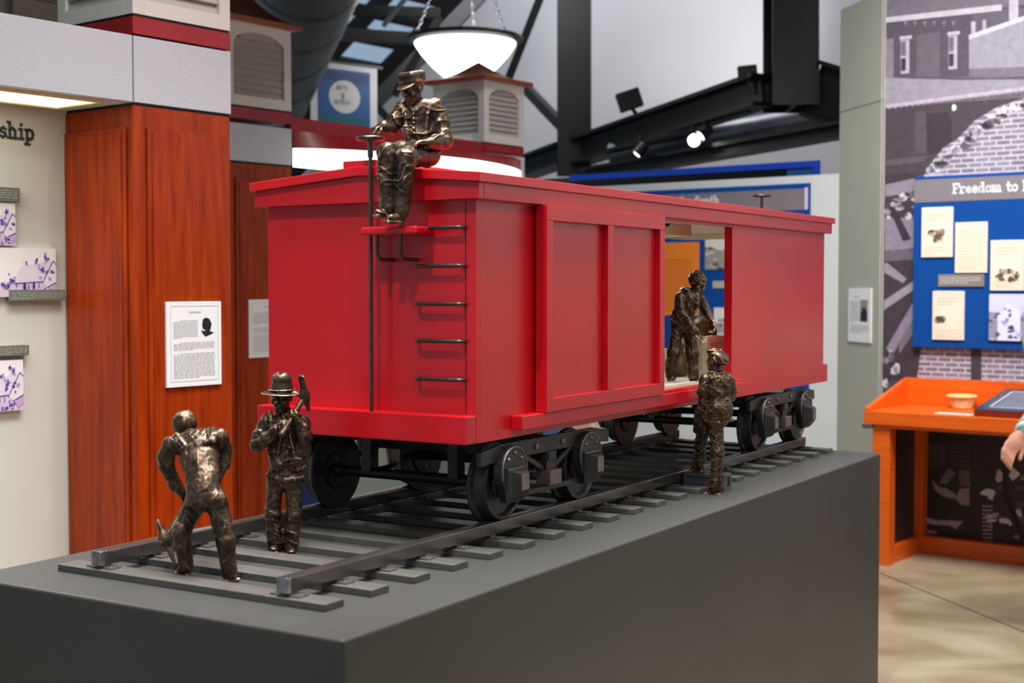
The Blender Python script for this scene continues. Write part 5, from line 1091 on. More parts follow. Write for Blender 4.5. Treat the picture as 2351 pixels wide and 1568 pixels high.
mb = MB(); o0 = base + dn * 0.0096 - dr_ * 0.165 + np.array([0, 0, 1.28]); z_ = np.array([0, 0, 1.0])
text_rows(mb, o0 + dr_ * 0.03 + z_ * 0.13, dr_, z_, dn, 0.13, 0.14, 12, seed=5); text_rows(mb, o0 + dr_ * 0.04 + z_ * 0.06, dr_, z_, dn, 0.26, 0.055, 4, seed=6); text_rows(mb, o0 + dr_ * 0.09 + z_ * 0.29, dr_, z_, dn, 0.16, 0.02, 1, seed=7); mb.build('printed_text', TXT, root)
mb = MB(); mb.face([o0 + dr_ * x + z_ * y for x, y in ((0.175, 0.135), (0.285, 0.135), (0.285, 0.275), (0.175, 0.275))], (150, 140, 128)); mb.face([o0 + dn * 0.0005 + dr_ * x + z_ * y for x, y in ((0.185, 0.135), (0.28, 0.135), (0.28, 0.19), (0.25, 0.225), (0.215, 0.225), (0.19, 0.19))], (30, 30, 34)); mb.build('portrait_print', PRINT, root)

# ------------------------------------------------------------------ mural wall
MW = (6.556, 0, 0)
mur = thing('wall_mural', 'purple-grey photo mural of street and brick ruins covering the right wall', 'mural', (6.55, 0.5, 0.0), 'r')
M = Print(MW, NU); k1 = (104, 95, 106); XR = 2900
M.poly([(2022, 1400), (2036, -200), (XR, -260), (XR, 1500)], (100, 90, 99), 1)
def rp(pts, c, l=2): M.poly(pts, c, l)
rp([(2035, -20), (2500, -60), (2500, 5), (2035, 42)], (132, 126, 138)); rp([(2035, 40), (2300, 10), (2300, 24), (2035, 52)], (212, 206, 214), 3)
rp([(2035, 52), (2232, 28), (2232, 185), (2035, 185)], (106, 97, 108)); rp([(2105, 80), (2158, 74), (2158, 176), (2105, 178)], (122, 114, 124), 3); rp([(2035, 90), (2052, 88), (2052, 178), (2035, 180)], (150, 142, 154), 3)
for x, y in ((2066, 84), (2176, 74)):
    rp([(x, y), (x + 28, y - 3), (x + 28, y + 5), (x, y + 8)], (204, 198, 208), 4); rp([(x + 2, y + 9), (x + 22, y + 7), (x + 22, y + 84), (x + 2, y + 86)], (196, 190, 202), 3); rp([(x + 3, y + 12), (x + 14, y + 11), (x + 14, y + 44), (x + 3, y + 45)], (132, 124, 136), 4); rp([(x + 3, y + 50), (x + 14, y + 49), (x + 14, y + 78), (x + 3, y + 79)], (82, 74, 82), 4)
for k in range(6): rp([(2075 + k * 22, 50), (2083 + k * 22, 48), (2080 + k * 22, 62)], (150, 142, 156), 3)
rp([(2232, 28), (2500, -10), (2500, 40), (2232, 88)], (118, 110, 122)); rp([(2317, 0), (2338, -2), (2338, 42), (2317, 48)], (206, 200, 210), 3); rp([(2230, 50), (2240, 49), (2240, 84), (2230, 86)], (196, 190, 202), 3); rp([(2256, 46), (2264, 45), (2264, 76), (2256, 78)], (190, 184, 196), 3)
rp([(2225, 88), (2500, -6), (2500, 148), (2225, 158)], (172, 168, 180), 3); rp([(2225, 80), (2500, -14), (2500, -4), (2225, 91)], (220, 214, 224), 4); rp([(2225, 158), (2500, 148), (2500, 175), (2225, 178)], (138, 130, 142), 3)
rp([(2035, 180), (2180, 178), (2500, 205), (2500, 184), (2225, 176)], (122, 114, 126), 3)
rp([(2030, 180), (2170, 182), (2500, 214), (2500, 190), (2034, 246)], (170, 164, 176), 3); rp([(2034, 178), (2160, 184), (2500, 182), (2500, 190), (2034, 246)], (170, 164, 176), 4); rp([(2034, 240), (2500, 180), (2500, 190), (2034, 249)], (202, 190, 206), 5)
for k in range(34): x = 2040 + k * 13.2; y = 248 - (x - 2034) * 0.127; rp([(x, y - 3), (x + 6, y - 4), (x + 3.5, y + 6)], (196, 184, 200), 6)
rp([(2034, 250), (2500, 190), (2500, 330), (2100, 402), (2033, 402)], (94, 84, 93), 3); rp([(2128, 262), (2176, 256), (2186, 280), (2186, 350), (2128, 354)], (80, 70, 79), 4); rp([(2100, 258), (2126, 256), (2130, 352), (2100, 354)], (108, 97, 107), 4); rp([(2033, 368), (2130, 358), (2120, 372), (2033, 382)], (114, 104, 114), 5)
M.blob(2191, 247, 5, 8, (246, 242, 246), 7, 10, 1, 0.1)
for k in range(60):
    rg = random.Random(k); t = rg.random(); x = 2130 + t * 260; y = 398 - 178 * (1 - (1 - t) ** 1.4) + rg.uniform(-6, 14); M.blob(x, y, rg.uniform(5, 15), rg.uniform(4, 9), rg.choice([(222, 216, 224), (190, 184, 194), (120, 112, 122), (96, 86, 96)]), 8, 7, k, 0.4)
# left strip with rubble and fallen beams
rp([(2033, 402), (2108, 398), (2108, 870), (2026, 870)], (86, 76, 84), 3)
rp([(2033, 424), (2106, 408), (2106, 440), (2033, 452)], (164, 154, 168), 4)
for k in range(26):
    rg = random.Random(k + 50); M.blob(rg.uniform(2034, 2104), rg.uniform(440, 500), rg.uniform(4, 12), rg.uniform(3, 8), rg.choice([(220, 214, 222), (232, 228, 232), (90, 80, 88), (170, 160, 174)]), 5, 7, k, 0.4)
rp([(2032, 500), (2106, 500), (2106, 570), (2032, 575)], (158, 150, 164), 4); rp([(2042, 478), (2054, 474), (2092, 548), (2074, 554)], (76, 66, 74), 6); rp([(2032, 574), (2106, 572), (2106, 596), (2032, 600)], (128, 118, 130), 5)
rp([(2031, 604), (2038, 604), (2082, 640), (2074, 650), (2031, 626)], (170, 162, 178), 6); rp([(2030, 690), (2106, 640), (2106, 660), (2030, 712)], (176, 168, 184), 6); rp([(2029, 810), (2106, 678), (2106, 720), (2029, 850)], (160, 150, 168), 6); rp([(2062, 790), (2106, 726), (2106, 752), (2066, 812)], (140, 130, 146), 6)
for k in range(14):
    rg = random.Random(k + 90); M.blob(rg.uniform(2028, 2060), rg.uniform(800, 900), rg.uniform(4, 10), rg.uniform(5, 14), rg.choice([(220, 216, 222), (120, 110, 122), (90, 80, 88)]), 7, 7, k, 0.4)
# behind and under the desk
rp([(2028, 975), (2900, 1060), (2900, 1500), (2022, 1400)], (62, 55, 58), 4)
rp([(2118, 1022), (2172, 1018), (2172, 1066), (2118, 1074)], (88, 78, 80), 5)
for k in range(5): rp([(2176, 1022 + k * 10), (2226, 1026 + k * 10), (2226, 1032 + k * 10), (2176, 1027 + k * 10)], (84, 75, 78), 5)
rp([(2156, 1110), (2178, 1074), (2196, 1086), (2174, 1112)], (128, 116, 118), 6)
rp([(2140, 1100), (2156, 1118), (2176, 1122), (2198, 1138), (2204, 1122), (2226, 1120), (2226, 1162), (2206, 1158), (2196, 1146), (2166, 1140), (2146, 1124)], (164, 152, 142), 6); rp([(2200, 1080), (2226, 1078), (2228, 1118), (2204, 1116)], (116, 106, 104), 5)
rp([(2118, 1170), (2235, 1178), (2230, 1226), (2118, 1222)], (64, 56, 66), 5); rp([(2116, 1184), (2150, 1194), (2212, 1196), (2196, 1214), (2180, 1206), (2140, 1204), (2116, 1196)], (182, 168, 192), 6); rp([(2116, 1212), (2152, 1220), (2152, 1226), (2116, 1224)], (160, 148, 168), 6)
for k in range(46):
    rg = random.Random(k + 140); M.blob(rg.uniform(2256, 2420), rg.uniform(1080, 1250), rg.uniform(4, 18), rg.uniform(3, 14), rg.choice([(196, 188, 196), (150, 142, 146), (100, 92, 96), (60, 52, 56), (222, 216, 224)]), 6 + k % 3, 7, k, 0.4)
for k in range(10): y = 1160 + k * 9; rp([(2256, y), (2280, y + 1), (2280, y + 5), (2256, y + 4)], (168, 158, 170), 9)
rp([(2216, 998), (2222, 998), (2270, 1080), (2302, 1140), (2360, 1250), (2350, 1250), (2294, 1146), (2262, 1082)], (70, 64, 58), 10); rp([(2302, 1070), (2306, 1070), (2312, 1130), (2350, 1240), (2346, 1240), (2304, 1130)], (30, 26, 28), 11)
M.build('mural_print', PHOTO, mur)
Bk = Print(MW, NU)
Bk.poly([(2122, 404), (2136, 378), (2166, 340), (2200, 318), (2240, 276), (2290, 246), (2351, 226), (2500, 200), (2500, 420), (2122, 420)], (150, 145, 155), 7)
Bk.build('brick_print', BRICKP, mur); Bk = Print(MW, NU)
Bk.poly([(2116, 796), (2700, 800), (2700, 900), (2106, 872)], (150, 145, 155), 7)
Bk.build('brick_print', BRICKP, mur)
Dk = Print(MW, NU); Dk.poly([(2230, 797), (2254, 797), (2254, 884), (2230, 882)], (92, 82, 92), 9); Dk.build('dark_post_print', PHOTO, mur)

# blue board on the mural with mounted papers
FB = MW
fb, L_, r, W, H = board('exhibit_board', 'blue exhibit board headed Freedom to on the mural wall', 'board', MW, NU, None, None, 0.045, BLUE, box=(np.array([0, 1.542, 2.314]), np.array([0, 0.35, 1.268])), bev=0.002)
MB().box(6.508, 6.511, 0.352, 1.540, 2.157, 2.296).build('header_strip', GREYH, fb)
a0 = to_room(onp(2188, 444, room_pt(6.508, 0, 0), UA))
xo_ = 0.0
for word in ('Freedom', 'to', 'L'):
    mb = MB(); xo_ += lettering(mb, word, (6.508, a0[1] - xo_, a0[2]), (0, -1, 0), (0, 0, 1), NU, 0.056, 0.185, 0.003, 0.06) + 0.48 * 0.056; mb.build('header_word', WHITE, fb)
FP = (6.511, 0, 0); INK = mat('sepia_ink', (176, 152, 128), 0.6)
def paper(label, a, b, seed, pic=None, rows=14, m=PAPER):
    o, L_, r, W, H = board('mounted_paper', label, 'paper', FP, NU, a, b, 0.012, m, group='papers on the blue board'); mb = MB(); up = np.array([0, 0, 1.0]); n = np.array(NU, float); q = lambda x, y: L_ + r * x * W + up * y * H + n * 0.0006
    text_rows(mb, q(0.12, 0.08), r, up, n, 0.76 * W, 0.80 * H if not pic else 0.16 * H, rows if not pic else 3, seed=seed, fill=0.22)
    for (x0, x1, y0, y1) in ((0.06, 0.94, 0.05, 0.055), (0.06, 0.94, 0.945, 0.95), (0.06, 0.067, 0.05, 0.95), (0.933, 0.94, 0.05, 0.95)): mb.face([q(x0, y0), q(x1, y0), q(x1, y1), q(x0, y1)])
    if pic: text_rows(mb, q(0.15, 0.72), r, up, n, 0.7 * W, 0.18 * H, 3, seed=seed + 1, fill=0.25)
    mb.build('printed_text', INK, o)
    if pic:
        m2 = MB(); rg = random.Random(seed)
        for k in range(24):
            x, y = rg.uniform(pic[0], pic[2]), rg.uniform(pic[1], pic[3]); a_, b_2 = rg.uniform(0.04, 0.10), rg.uniform(0.03, 0.06)
            m2.face([q(x + a_ * math.cos(t), y + b_2 * math.sin(t)) + n * 0.0005 * (k % 5 + 1) for t in np.linspace(0, 6.28, 8)[:-1]], rg.choice([(110, 94, 80), (150, 132, 112), (84, 70, 60), (190, 172, 150)]))
        m2.build('picture_print', PRINT, o)
paper('cream paper with a dark engraving, upper left on the Freedom board', (2118, 477), (2188, 590), 1, (0.25, 0.34, 0.72, 0.52))
paper('cream printed sheet of columns, second from left on the Freedom board', (2195, 511), (2267, 626), 2)
paper('cream paper with sketch marks at the right edge of the Freedom board', (2276, 552), (2352, 667), 3, (0.2, 0.2, 0.8, 0.4))
paper('cream paper with one small black picture, lower left on the Freedom board', (2143, 668), (2214, 781), 4, (0.15, 0.38, 0.38, 0.45))
o, *a_ = board('caption_strip', 'grey caption strip between the cream papers on the Freedom board', 'caption', FP, NU, (2155, 630), (2260, 658), 0.010, mat('grey_beige_caption', (128, 120, 116), 0.6)); mb = MB(); text_rows(mb, a_[0] + a_[1] * 0.012 + np.array([-0.0006, 0, 0.02]), a_[1], (0, 0, 1), NU, a_[2] - 0.03, a_[3] - 0.03, 3, seed=9); mb.build('caption_text', CAPT, o)
o, *a_ = board('mounted_photograph', 'pale violet group photograph, lower right on the Freedom board', 'photograph', FP, NU, (2273, 675), (2352, 783), 0.012, WHITE); grey_photo(o, *a_, NU, 11, (0.96, 0.96, 1.12), True)

# ------------------------------------------------------------------ cherry desk
dk = thing('cherry_desk', 'orange cherry wood display desk against the mural wall', 'desk', (6.25, 0.5, 0), 'r')
v1d, v0d = 1.60, -0.9; ztop = to_room(onp(1994, 943, room_pt(5.93, 0, 0), UA))[2]; zbt = to_room(onp(1994, 974, room_pt(5.93, 0, 0), UA))[2]
MB().box(5.93, 6.556, v0d, v1d, zbt, ztop).build('desk_top', CHERRYH, dk, bev=0.004)
MB().box(6.53, 6.5555, v0d, v1d, ztop, 1.075).build('back_board', CHERRYH, dk, bev=0.003)
MB().prism([(5.935, ztop), (6.53, ztop), (6.53, 1.068), (6.50, 1.068), (5.935, ztop + 0.015)], (0, v1d - 0.028, 0), (1, 0, 0), (0, 0, 1), (0, 1, 0), 0.028).build('side_cheek', CHERRYH, dk, bev=0.002)
for (a, b) in ((5.955, 6.045), (6.465, 6.553)):
    MB().box(a, b, 1.45, 1.555, 0.0, zbt).build('leg', CHERRYH, dk, bev=0.003); MB().box(a, b, -0.8, -0.70, 0.0, zbt).build('leg', CHERRYH, dk, bev=0.003)
MB().box(6.045, 6.465, 1.46, 1.545, 0.0, 0.10).build('base_rail', CHERRYH, dk, bev=0.003); MB().box(6.475, 6.55, -0.70, 1.45, 0.0, 0.105).build('base_rail', CHERRYH, dk, bev=0.003)
MB().box(5.955, 6.0, -0.70, 1.45, zbt - 0.02, zbt).build('apron', CHERRYH, dk)
tag(MB().box(5.918, 5.97, 1.552, 1.606, zbt - 0.024, zbt + 0.004).build('corner_bumper', mat('brown_bumper', (92, 76, 68), 0.6), dk, bev=0.004), 'brown corner bumper')
MB().box(6.046, 6.464, 1.50, 1.505, 0.10, zbt).build('side_panel', mat('black_print_panel', (48, 44, 46), 0.5, noise=0.5, nscale=6), dk)
# basket, paper, framed tablet
bc = to_room(onz(2208, 937, ztop)); zb = ztop
bk = thing('wicker_basket', 'small pale wicker basket on the cherry desk', 'basket', (bc[0], bc[1], zb), 'r')
WK = mat('pale_wicker', (236, 200, 138), 0.6, noise=0.15, nscale=60)
mb = MB(); n_ = 36
for k in range(n_):
    t = 2 * math.pi * k / n_; mb.tube([(bc[0] + 0.058 * math.cos(t), bc[1] + 0.058 * math.sin(t), zb + 0.002), (bc[0] + 0.078 * math.cos(t), bc[1] + 0.078 * math.sin(t), zb + 0.07)], 0.0035, 6)
mb.build('stakes', WK, bk)
for k in range(6): MB().tube([(bc[0] + (0.060 + 0.003 * k) * math.cos(t), bc[1] + (0.060 + 0.003 * k) * math.sin(t), zb + 0.008 + 0.011 * k) for t in np.linspace(0, 6.283, 41)[:-1]], 0.005, 6, True).build('weave_row', WK, bk)
MB().tube([(bc[0] + 0.082 * math.cos(t), bc[1] + 0.082 * math.sin(t), zb + 0.072) for t in np.linspace(0, 6.283, 41)[:-1]], 0.008, 8, True).build('basket_rim', WK, bk, smooth=60)
MB().lathe((bc[0], bc[1], zb + 0.001), (0, 0, 1), [(0.057, 0), (0.057, 0.004)], 24).build('basket_floor', WK, bk)
pc = to_room(onz(2190, 950, ztop)); tag(MB().box(pc[0] - 0.045, pc[0] + 0.03, pc[1] - 0.11, pc[1] + 0.10, ztop, ztop + 0.002).build('paper_sheet', WHITE, frame='r'), 'white sheet of paper in front of the wicker basket', 'paper')
q_ = [to_room(onz(u, v, ztop)) for u, v in ((2238, 955), (2290, 892))]
vL = q_[0][1]; uf = 5.97
fr_ = thing('framed_tablet', 'slanted dark framed reading tablet lying on the cherry desk', 'tablet', (6.2, vL - 0.3, ztop), 'r')
sl = lambda u: ztop + 0.035 + (u - uf) * 0.16
def slab(u0, u1, va, vb, dz0, dz1, name, m, parent, bev=0.002):
    mb = MB(); mb._add([(u, v, sl(u) + d) for d in (dz0, dz1) for v in (va, vb) for u in (u0, u1)], [(0, 2, 3, 1), (4, 5, 7, 6), (0, 1, 5, 4), (2, 6, 7, 3), (0, 4, 6, 2), (1, 3, 7, 5)]); return mb.build(name, m, parent, bev=bev)
MB().prism([(uf, ztop), (6.50, ztop), (6.50, sl(6.50)), (uf, sl(uf))], (0, vL - 0.75, 0), (1, 0, 0), (0, 0, 1), (0, 1, 0), 0.75).build('wedge_base', mat('dark_cherry', (120, 36, 10), 0.35), fr_, bev=0.002)
slab(uf, 6.50, vL - 0.75, vL, 0.0, 0.006, 'glass_cover', mat('dark_slate_print', (56, 66, 84), 0.25), fr_)
for (a, b, c, d) in ((uf + 0.06, uf + 0.075, vL - 0.70, vL - 0.06), (6.42, 6.435, vL - 0.70, vL - 0.06)): slab(a, b, c, d, 0.006, 0.0072, 'border_line', mat('pale_line_print', (176, 182, 198), 0.5), fr_, 0)
slab(uf + 0.06, 6.435, vL - 0.075, vL - 0.06, 0.006, 0.0072, 'border_line', MATS['pale_line_print'], fr_, 0)
slab(uf + 0.085, 6.41, vL - 0.69, vL - 0.085, 0.006, 0.0068, 'text_block', mat('grey_slate_text', (110, 116, 132), 0.4, noise=0.3, nscale=25), fr_, 0)

# ------------------------------------------------------------------ overhead steel, lamp, banner, duct
def ibeam(name, label, p0, p1, wd, ht, tf=0.03, tw=0.03, cat='beam', m=BLACKST):
    p0, p1 = np.array(p0, float), np.array(p1, float); root = thing(name, label, cat, (p0 + p1) / 2 - np.array([0, 0, ht / 2 if abs((p1 - p0)[2]) < 0.7 * np.linalg.norm(p1 - p0) else 0])); d = unit(p1 - p0)
    up = ZV if abs(d[2]) < 0.95 else FH; sd = unit(np.cross(d, up)); up = np.cross(sd, d); L = np.linalg.norm(p1 - p0) / 2; c = (p0 + p1) / 2
    MB().obox(c, d, sd, up, L, tw / 2, ht / 2 - tf).build('web', m, root); MB().obox(c + up * (ht / 2 - tf / 2), d, sd, up, L, wd / 2, tf / 2).build('flange', m, root); MB().obox(c - up * (ht / 2 - tf / 2), d, sd, up, L, wd / 2, tf / 2).build('flange', m, root)
    return root
ibeam('steel_column', 'tall black steel column left of the long sloping steel beam', dep(1318, -140, 12.5), dep(1318, 402, 12.5), 0.30, 0.21, cat='column')
ibeam('steel_column', 'wide black steel column at the right end of the long steel beam', dep(1815, -140, 10.3), dep(1815, 250, 10.3), 0.34, 0.40, cat='column')
ibeam('steel_beam', 'long black steel beam running between the two steel columns', dep(1330, 348, 12.45), dep(1752, 206, 10.35), 0.22, 0.245)
ibeam('steel_beam', 'short black steel beam left of the tall steel column', dep(1195, 390, 13.3), dep(1300, 352, 12.55), 0.22, 0.20)
ibeam('steel_beam', 'deep black steel beam disappearing behind the sage wall', dep(1868, 205, 10.2), dep(2010, 250, 9.95), 0.22, 0.42)
ibeam('steel_beam', 'black steel beam low in front of the grey duct', dep(1345, 402, 12.2), dep(1945, 296, 9.9), 0.16, 0.12)
def bar(label, p0, p1, wd, ht, m=BLACKST, name='steel_brace'): return tag(MB().beam(p0, p1, wd, ht).build(name, m), label, 'brace')
bar('dark diagonal brace left of the tall steel column', dep(1205, 200, 13.2), dep(1300, 300, 12.6), 0.07, 0.09, DUCTM)
bar('thin black rod rising to the right of the pendant lamp', dep(1160, 200, 13.4), dep(1250, -30, 13.0), 0.05, 0.06)
bar('dark roof rafter along the edge of the white gable', dep(862, 235, 13.5), dep(1135, -45, 13.4), 0.10, 0.14, DUCTM)
bar('black diagonal truss bar left of the seated brakeman', dep(862, 240, 13.0), dep(930, 320, 13.0), 0.06, 0.07)
bar('black truss bar above the capped head of the brakeman', dep(905, 220, 13.0), dep(1010, 40, 12.8), 0.05, 0.06)
bar('long black purlin crossing under the skylight panes', dep(700, 74, 12.0), dep(1000, 92, 12.2), 0.10, 0.10)
bar('upper black purlin crossing the skylight panes', dep(740, 20, 11.6), dep(1010, 30, 11.8), 0.07, 0.08)
bar('bright steel rod crossing the skylight diagonally', dep(880, 60, 11.4), dep(960, -40, 11.2), 0.03, 0.03, mat('grey_steel', (120, 120, 124), 0.4, 0.5))
tag(MB().cone(dep(1415, 352, 12.1), dep(1935, 258, 10.6), 0.13, 0.13, 24).build('round_duct', mat('grey_duct_metal', (120, 120, 126), 0.35, 0.6, 0.5, 0.3, 3), smooth=40), 'grey round duct running under the long steel beam', 'duct')
p0_, p1_ = dep(735, -190, 7.2), dep(600, 215, 10.6); dct = thing('round_duct', 'large dark round duct hanging above the set-back cupola', 'duct', p1_)
MB().cone(p0_, p1_, 0.36, 0.36, 40, cap=False).build('duct_shell', DUCTM, dct, smooth=40)
for t in (0.18, 0.36, 0.54, 0.72, 0.90):
    c_ = p0_ + (p1_ - p0_) * t; d_ = unit(p1_ - p0_); MB().cone(c_ - d_ * 0.02, c_ + d_ * 0.02, 0.375, 0.375, 40, cap=False).build('duct_ring', DUCTM, dct, smooth=40)
# floodlights and track spots
def flood(label, u, v, d, yaw, half):
    c = dep(u, v, d); root = thing('floodlight', label, 'floodlight', c - np.array([0, 0, 0.16]))
    a = RT * math.cos(yaw) + ZV * math.sin(yaw); b = np.cross(FH, a)
    MB().obox(c, a, b, FH, half, half * 0.8, half * 0.5).build('lamp_housing', BLACKST, root, bev=0.008)
    for k in range(5): MB().obox(c + FH * half * 0.55 + b * half * (-0.6 + 0.3 * k), a, b, FH, half * 0.9, half * 0.05, half * 0.12).build('cooling_fin', BLACKST, root)
    MB().beam(c - b * half * 0.7 * np.sign(b[2]), c - np.array([0, 0, 0.15]) + a * half * 0.7, 0.03, 0.03).build('bracket', BLACKST, root)
flood('small black floodlight standing on the long steel beam', 1445, 230, 11.6, 0.32, 0.10); flood('black floodlight at the right end of the long steel beam', 1716, 168, 10.4, 0.1, 0.07)
def trackspot(label, u, v, d, aim, lit):
    c = dep(u, v, d); root = thing('track_spotlight', label, 'spotlight', c); ax = unit(aim)
    MB().lathe(c, ax, [(0.03, -0.07), (0.045, -0.06), (0.05, 0.03), (0.055, 0.05), (0.05, 0.052), (0.044, 0.03)], 20).build('lamp_can', BLACKST, root, smooth=35)
    MB().beam(c, c + np.array([0, 0, 0.12]), 0.02, 0.02).build('stem', BLACKST, root)
    MB().lathe(c, ax, [(0.043, 0.034), (0.03, 0.046), (0.0, 0.050)], 20).build('lamp_lens', emitter('spot_glow' if lit else 'spot_dim', (255, 250, 240), 60 if lit else 3), root, smooth=60)
trackspot('brightly glaring track spotlight under the long steel beam', 1590, 322, 10.9, -FH + RT * 0.12 - ZV * 0.12, True)
trackspot('track spotlight just right of the glaring one', 1617, 305, 10.8, -FH * 0.25 + RT * -0.6 - ZV * 0.5, False)
trackspot('unlit track spotlight far left under the long steel beam', 1470, 345, 11.4, RT * -0.6 - ZV * 0.7 - FH * 0.1, False)
bar('black lighting track under the long steel beam', dep(1440, 335, 11.6), dep(1720, 252, 10.5), 0.05, 0.04, BLACKST, 'lighting_track')
# pendant lamp
lc = dep(1068, 90, 10.6); lp = thing('pendant_lamp', 'large glowing pendant bowl lamp with dark rim hanging behind the cupola roof', 'lamp', lc - np.array([0, 0, 0.4]))
MB().lathe(lc, ZV, [(0.0, -0.395), (0.05, -0.375), (0.15, -0.300), (0.25, -0.215), (0.335, -0.120), (0.385, -0.045), (0.395, -0.01)], 48).build('glass_bowl', emitter('lamp_glow', (255, 254, 246), 4.5), lp, smooth=60)
MB().lathe(lc, ZV, [(0.39, -0.03), (0.44, -0.012), (0.445, 0.005), (0.43, 0.018), (0.385, 0.022), (0.375, 0.0), (0.39, -0.03)], 56).build('rim', mat('dark_bronze_rim', (72, 66, 66), 0.4, 0.5), lp, smooth=35)
for t in (math.radians(200), math.radians(320), math.radians(80)):
    a_ = lc + (RT * math.cos(t) + FH * math.sin(t)) * 0.40; b_ = lc + np.array([0, 0, 0.95]); mb = MB(); L_ = np.linalg.norm(b_ - a_); d_ = (b_ - a_) / L_; s_ = unit(np.cross(d_, FH))
    n_ = int(L_ / 0.034)
    for k in range(n_):
        e = s_ if k % 2 else np.cross(d_, s_); cc = a_ + d_ * (k + 0.5) * L_ / n_
        mb.tube([cc + d_ * 0.022 * math.cos(x) + e * 0.011 * math.sin(x) for x in np.linspace(0, 6.283, 11)[:-1]], 0.0042, 6, True)
    mb.build('chain', mat('pale_steel_chain', (190, 192, 198), 0.3, 0.7), lp, smooth=60)
MB().tube([lc + np.array([0, 0, 0.94]), lc + np.array([0, 0, 2.2])], 0.012, 10).build('stem', DUCTM, lp)
# banner
c4 = [dep(712, 139, 10.4), dep(865, 151, 10.8), dep(865, 296, 10.8), dep(714, 292, 10.4)]; bx = unit(c4[1] * [1, 1, 0] - c4[0] * [1, 1, 0]); bw = np.linalg.norm((c4[1] - c4[0])[:2]); bz0, bz1 = c4[3][2], c4[0][2]; bn = np.array([bx[1], -bx[0], 0]); bn = bn if bn @ FH < 0 else -bn
bo = c4[0] * [1, 1, 0] + [0, 0, bz0]; bh = bz1 - bz0
bn_r = thing('hanging_banner', 'blue banner with a pale round emblem hanging under the skylight', 'banner', bo)
MB().obox(bo + bx * bw / 2 + ZV * bh / 2, bx, ZV, bn, bw / 2, bh / 2, 0.004).build('banner_cloth', mat('white_cloth', (214, 214, 220), 0.7), bn_r)
def bq(x, y, l): return bo + bx * bw * x + ZV * bh * y + bn * (0.004 + 0.0008 * l)
mb = MB(); mb.face([bq(0.10, 0.03, 1), bq(0.89, 0.03, 1), bq(0.89, 0.92, 1), bq(0.10, 0.92, 1)], (34, 84, 148)); mb.face([bq(0.12, 0.74, 2), bq(0.87, 0.74, 2), bq(0.87, 0.88, 2), bq(0.12, 0.88, 2)], (26, 60, 118)); mb.face([bq(0.14, 0.03, 2), bq(0.82, 0.03, 2), bq(0.82, 0.22, 2), bq(0.14, 0.22, 2)], (24, 92, 112))
mb.face([bq(0.5 + 0.235 * math.cos(t), 0.51 + 0.25 * math.sin(t), 3) for t in np.linspace(0, 6.283, 37)[:-1]], (206, 206, 210))
mb.build('banner_print', PRINT, bn_r)
mb = MB(); lettering(mb, 'ARTS', bq(0.375, 0.61, 4), bx, ZV, bn, bh * 0.065, 0.15, 0.0008); lettering(mb, 'X', bq(0.45, 0.475, 4), bx, ZV, bn, bh * 0.085, 0.2, 0.0008); lettering(mb, 'RETREAT'.replace('Z', 'E'), bq(0.345, 0.395, 4), bx, ZV, bn, bh * 0.055, 0.15, 0.0008); mb.build('emblem_lettering', mat('grey_ink', (90, 92, 98), 0.6), bn_r)
MB().tube([c4[0] + ZV * 0.01 - bx * 0.05, c4[0] + ZV * 0.01 + bx * (bw + 0.05)], 0.012, 8).build('banner_pole', mat('grey_steel', (120, 120, 124), 0.4, 0.5), bn_r)

# ------------------------------------------------------------------ visitor at the right edge: only a forearm enters the frame
pv = dep(2475, 800, 6.6); pv[2] = 0
ps = thing('person', 'person in a pale green striped shirt, forearm just entering at the right edge', 'person', pv)
def X(r_, a_, z_): return RT * r_ + FH * a_ + ZV * z_
el_, wr_ = dep(2405, 930, 6.45) - pv, dep(2346, 998, 6.35) - pv; sh_ = X(-0.19, 0, 1.38)
S = Sculpt(0.008)
S.ell(X(0, 0, 1.24), (0.17, 0.11, 0.24), (RT, FH, ZV), 0.06); S.ell(X(0, 0, 0.98), (0.16, 0.11, 0.14), (RT, FH, ZV), 0.06); S.cap(X(0, 0, 1.44), X(0, -0.01, 1.54), 0.055, 0.05, 0.03)
S.ell(X(0, -0.01, 1.62), (0.075, 0.095, 0.115), (RT, FH, ZV), 0.03); S.cap(X(-0.02, -0.10, 1.62), X(-0.02, -0.115, 1.60), 0.012, 0.016, 0.02)
for sg in (-1, 1): S.cap(X(sg * 0.09, 0, 0.95), X(sg * 0.09, 0.0, 0.50), 0.085, 0.058, 0.04); S.cap(X(sg * 0.09, 0, 0.50), X(sg * 0.09, 0.02, 0.09), 0.056, 0.04, 0.03)
S.cap(sh_, el_, 0.055, 0.045, 0.05); S.cap(el_, wr_, 0.043, 0.030, 0.03); S.cap(X(0.19, 0, 1.38), X(0.26, 0.02, 1.10), 0.055, 0.045, 0.05); S.cap(X(0.26, 0.02, 1.10), X(0.25, -0.05, 0.86), 0.043, 0.03, 0.03)
hd_ = unit(wr_ - el_); hs_ = unit(np.cross(hd_, FH)); S.ell(wr_ + hd_ * 0.05, (0.055, 0.042, 0.02), (hd_, hs_, np.cross(hd_, hs_)), 0.02)
for i in range(4):
    b0 = wr_ + hd_ * 0.09 + hs_ * (0.030 - 0.02 * i); S.cap(b0, b0 + hd_ * 0.035 - ZV * 0.02, 0.010, 0.010, 0.008); S.cap(b0 + hd_ * 0.035 - ZV * 0.02, b0 + hd_ * 0.045 - ZV * 0.05, 0.010, 0.009, 0.006)
S.cap(wr_ + hd_ * 0.03 + hs_ * 0.035, wr_ + hd_ * 0.08 + hs_ * 0.055 - ZV * 0.02, 0.013, 0.011, 0.01)
S.ell(X(0.25, -0.06, 0.80), (0.03, 0.045, 0.07), (RT, FH, ZV), 0.02)
S.build('body', mat('skin', (214, 150, 126), 0.5, noise=0.06, nscale=10), ps)
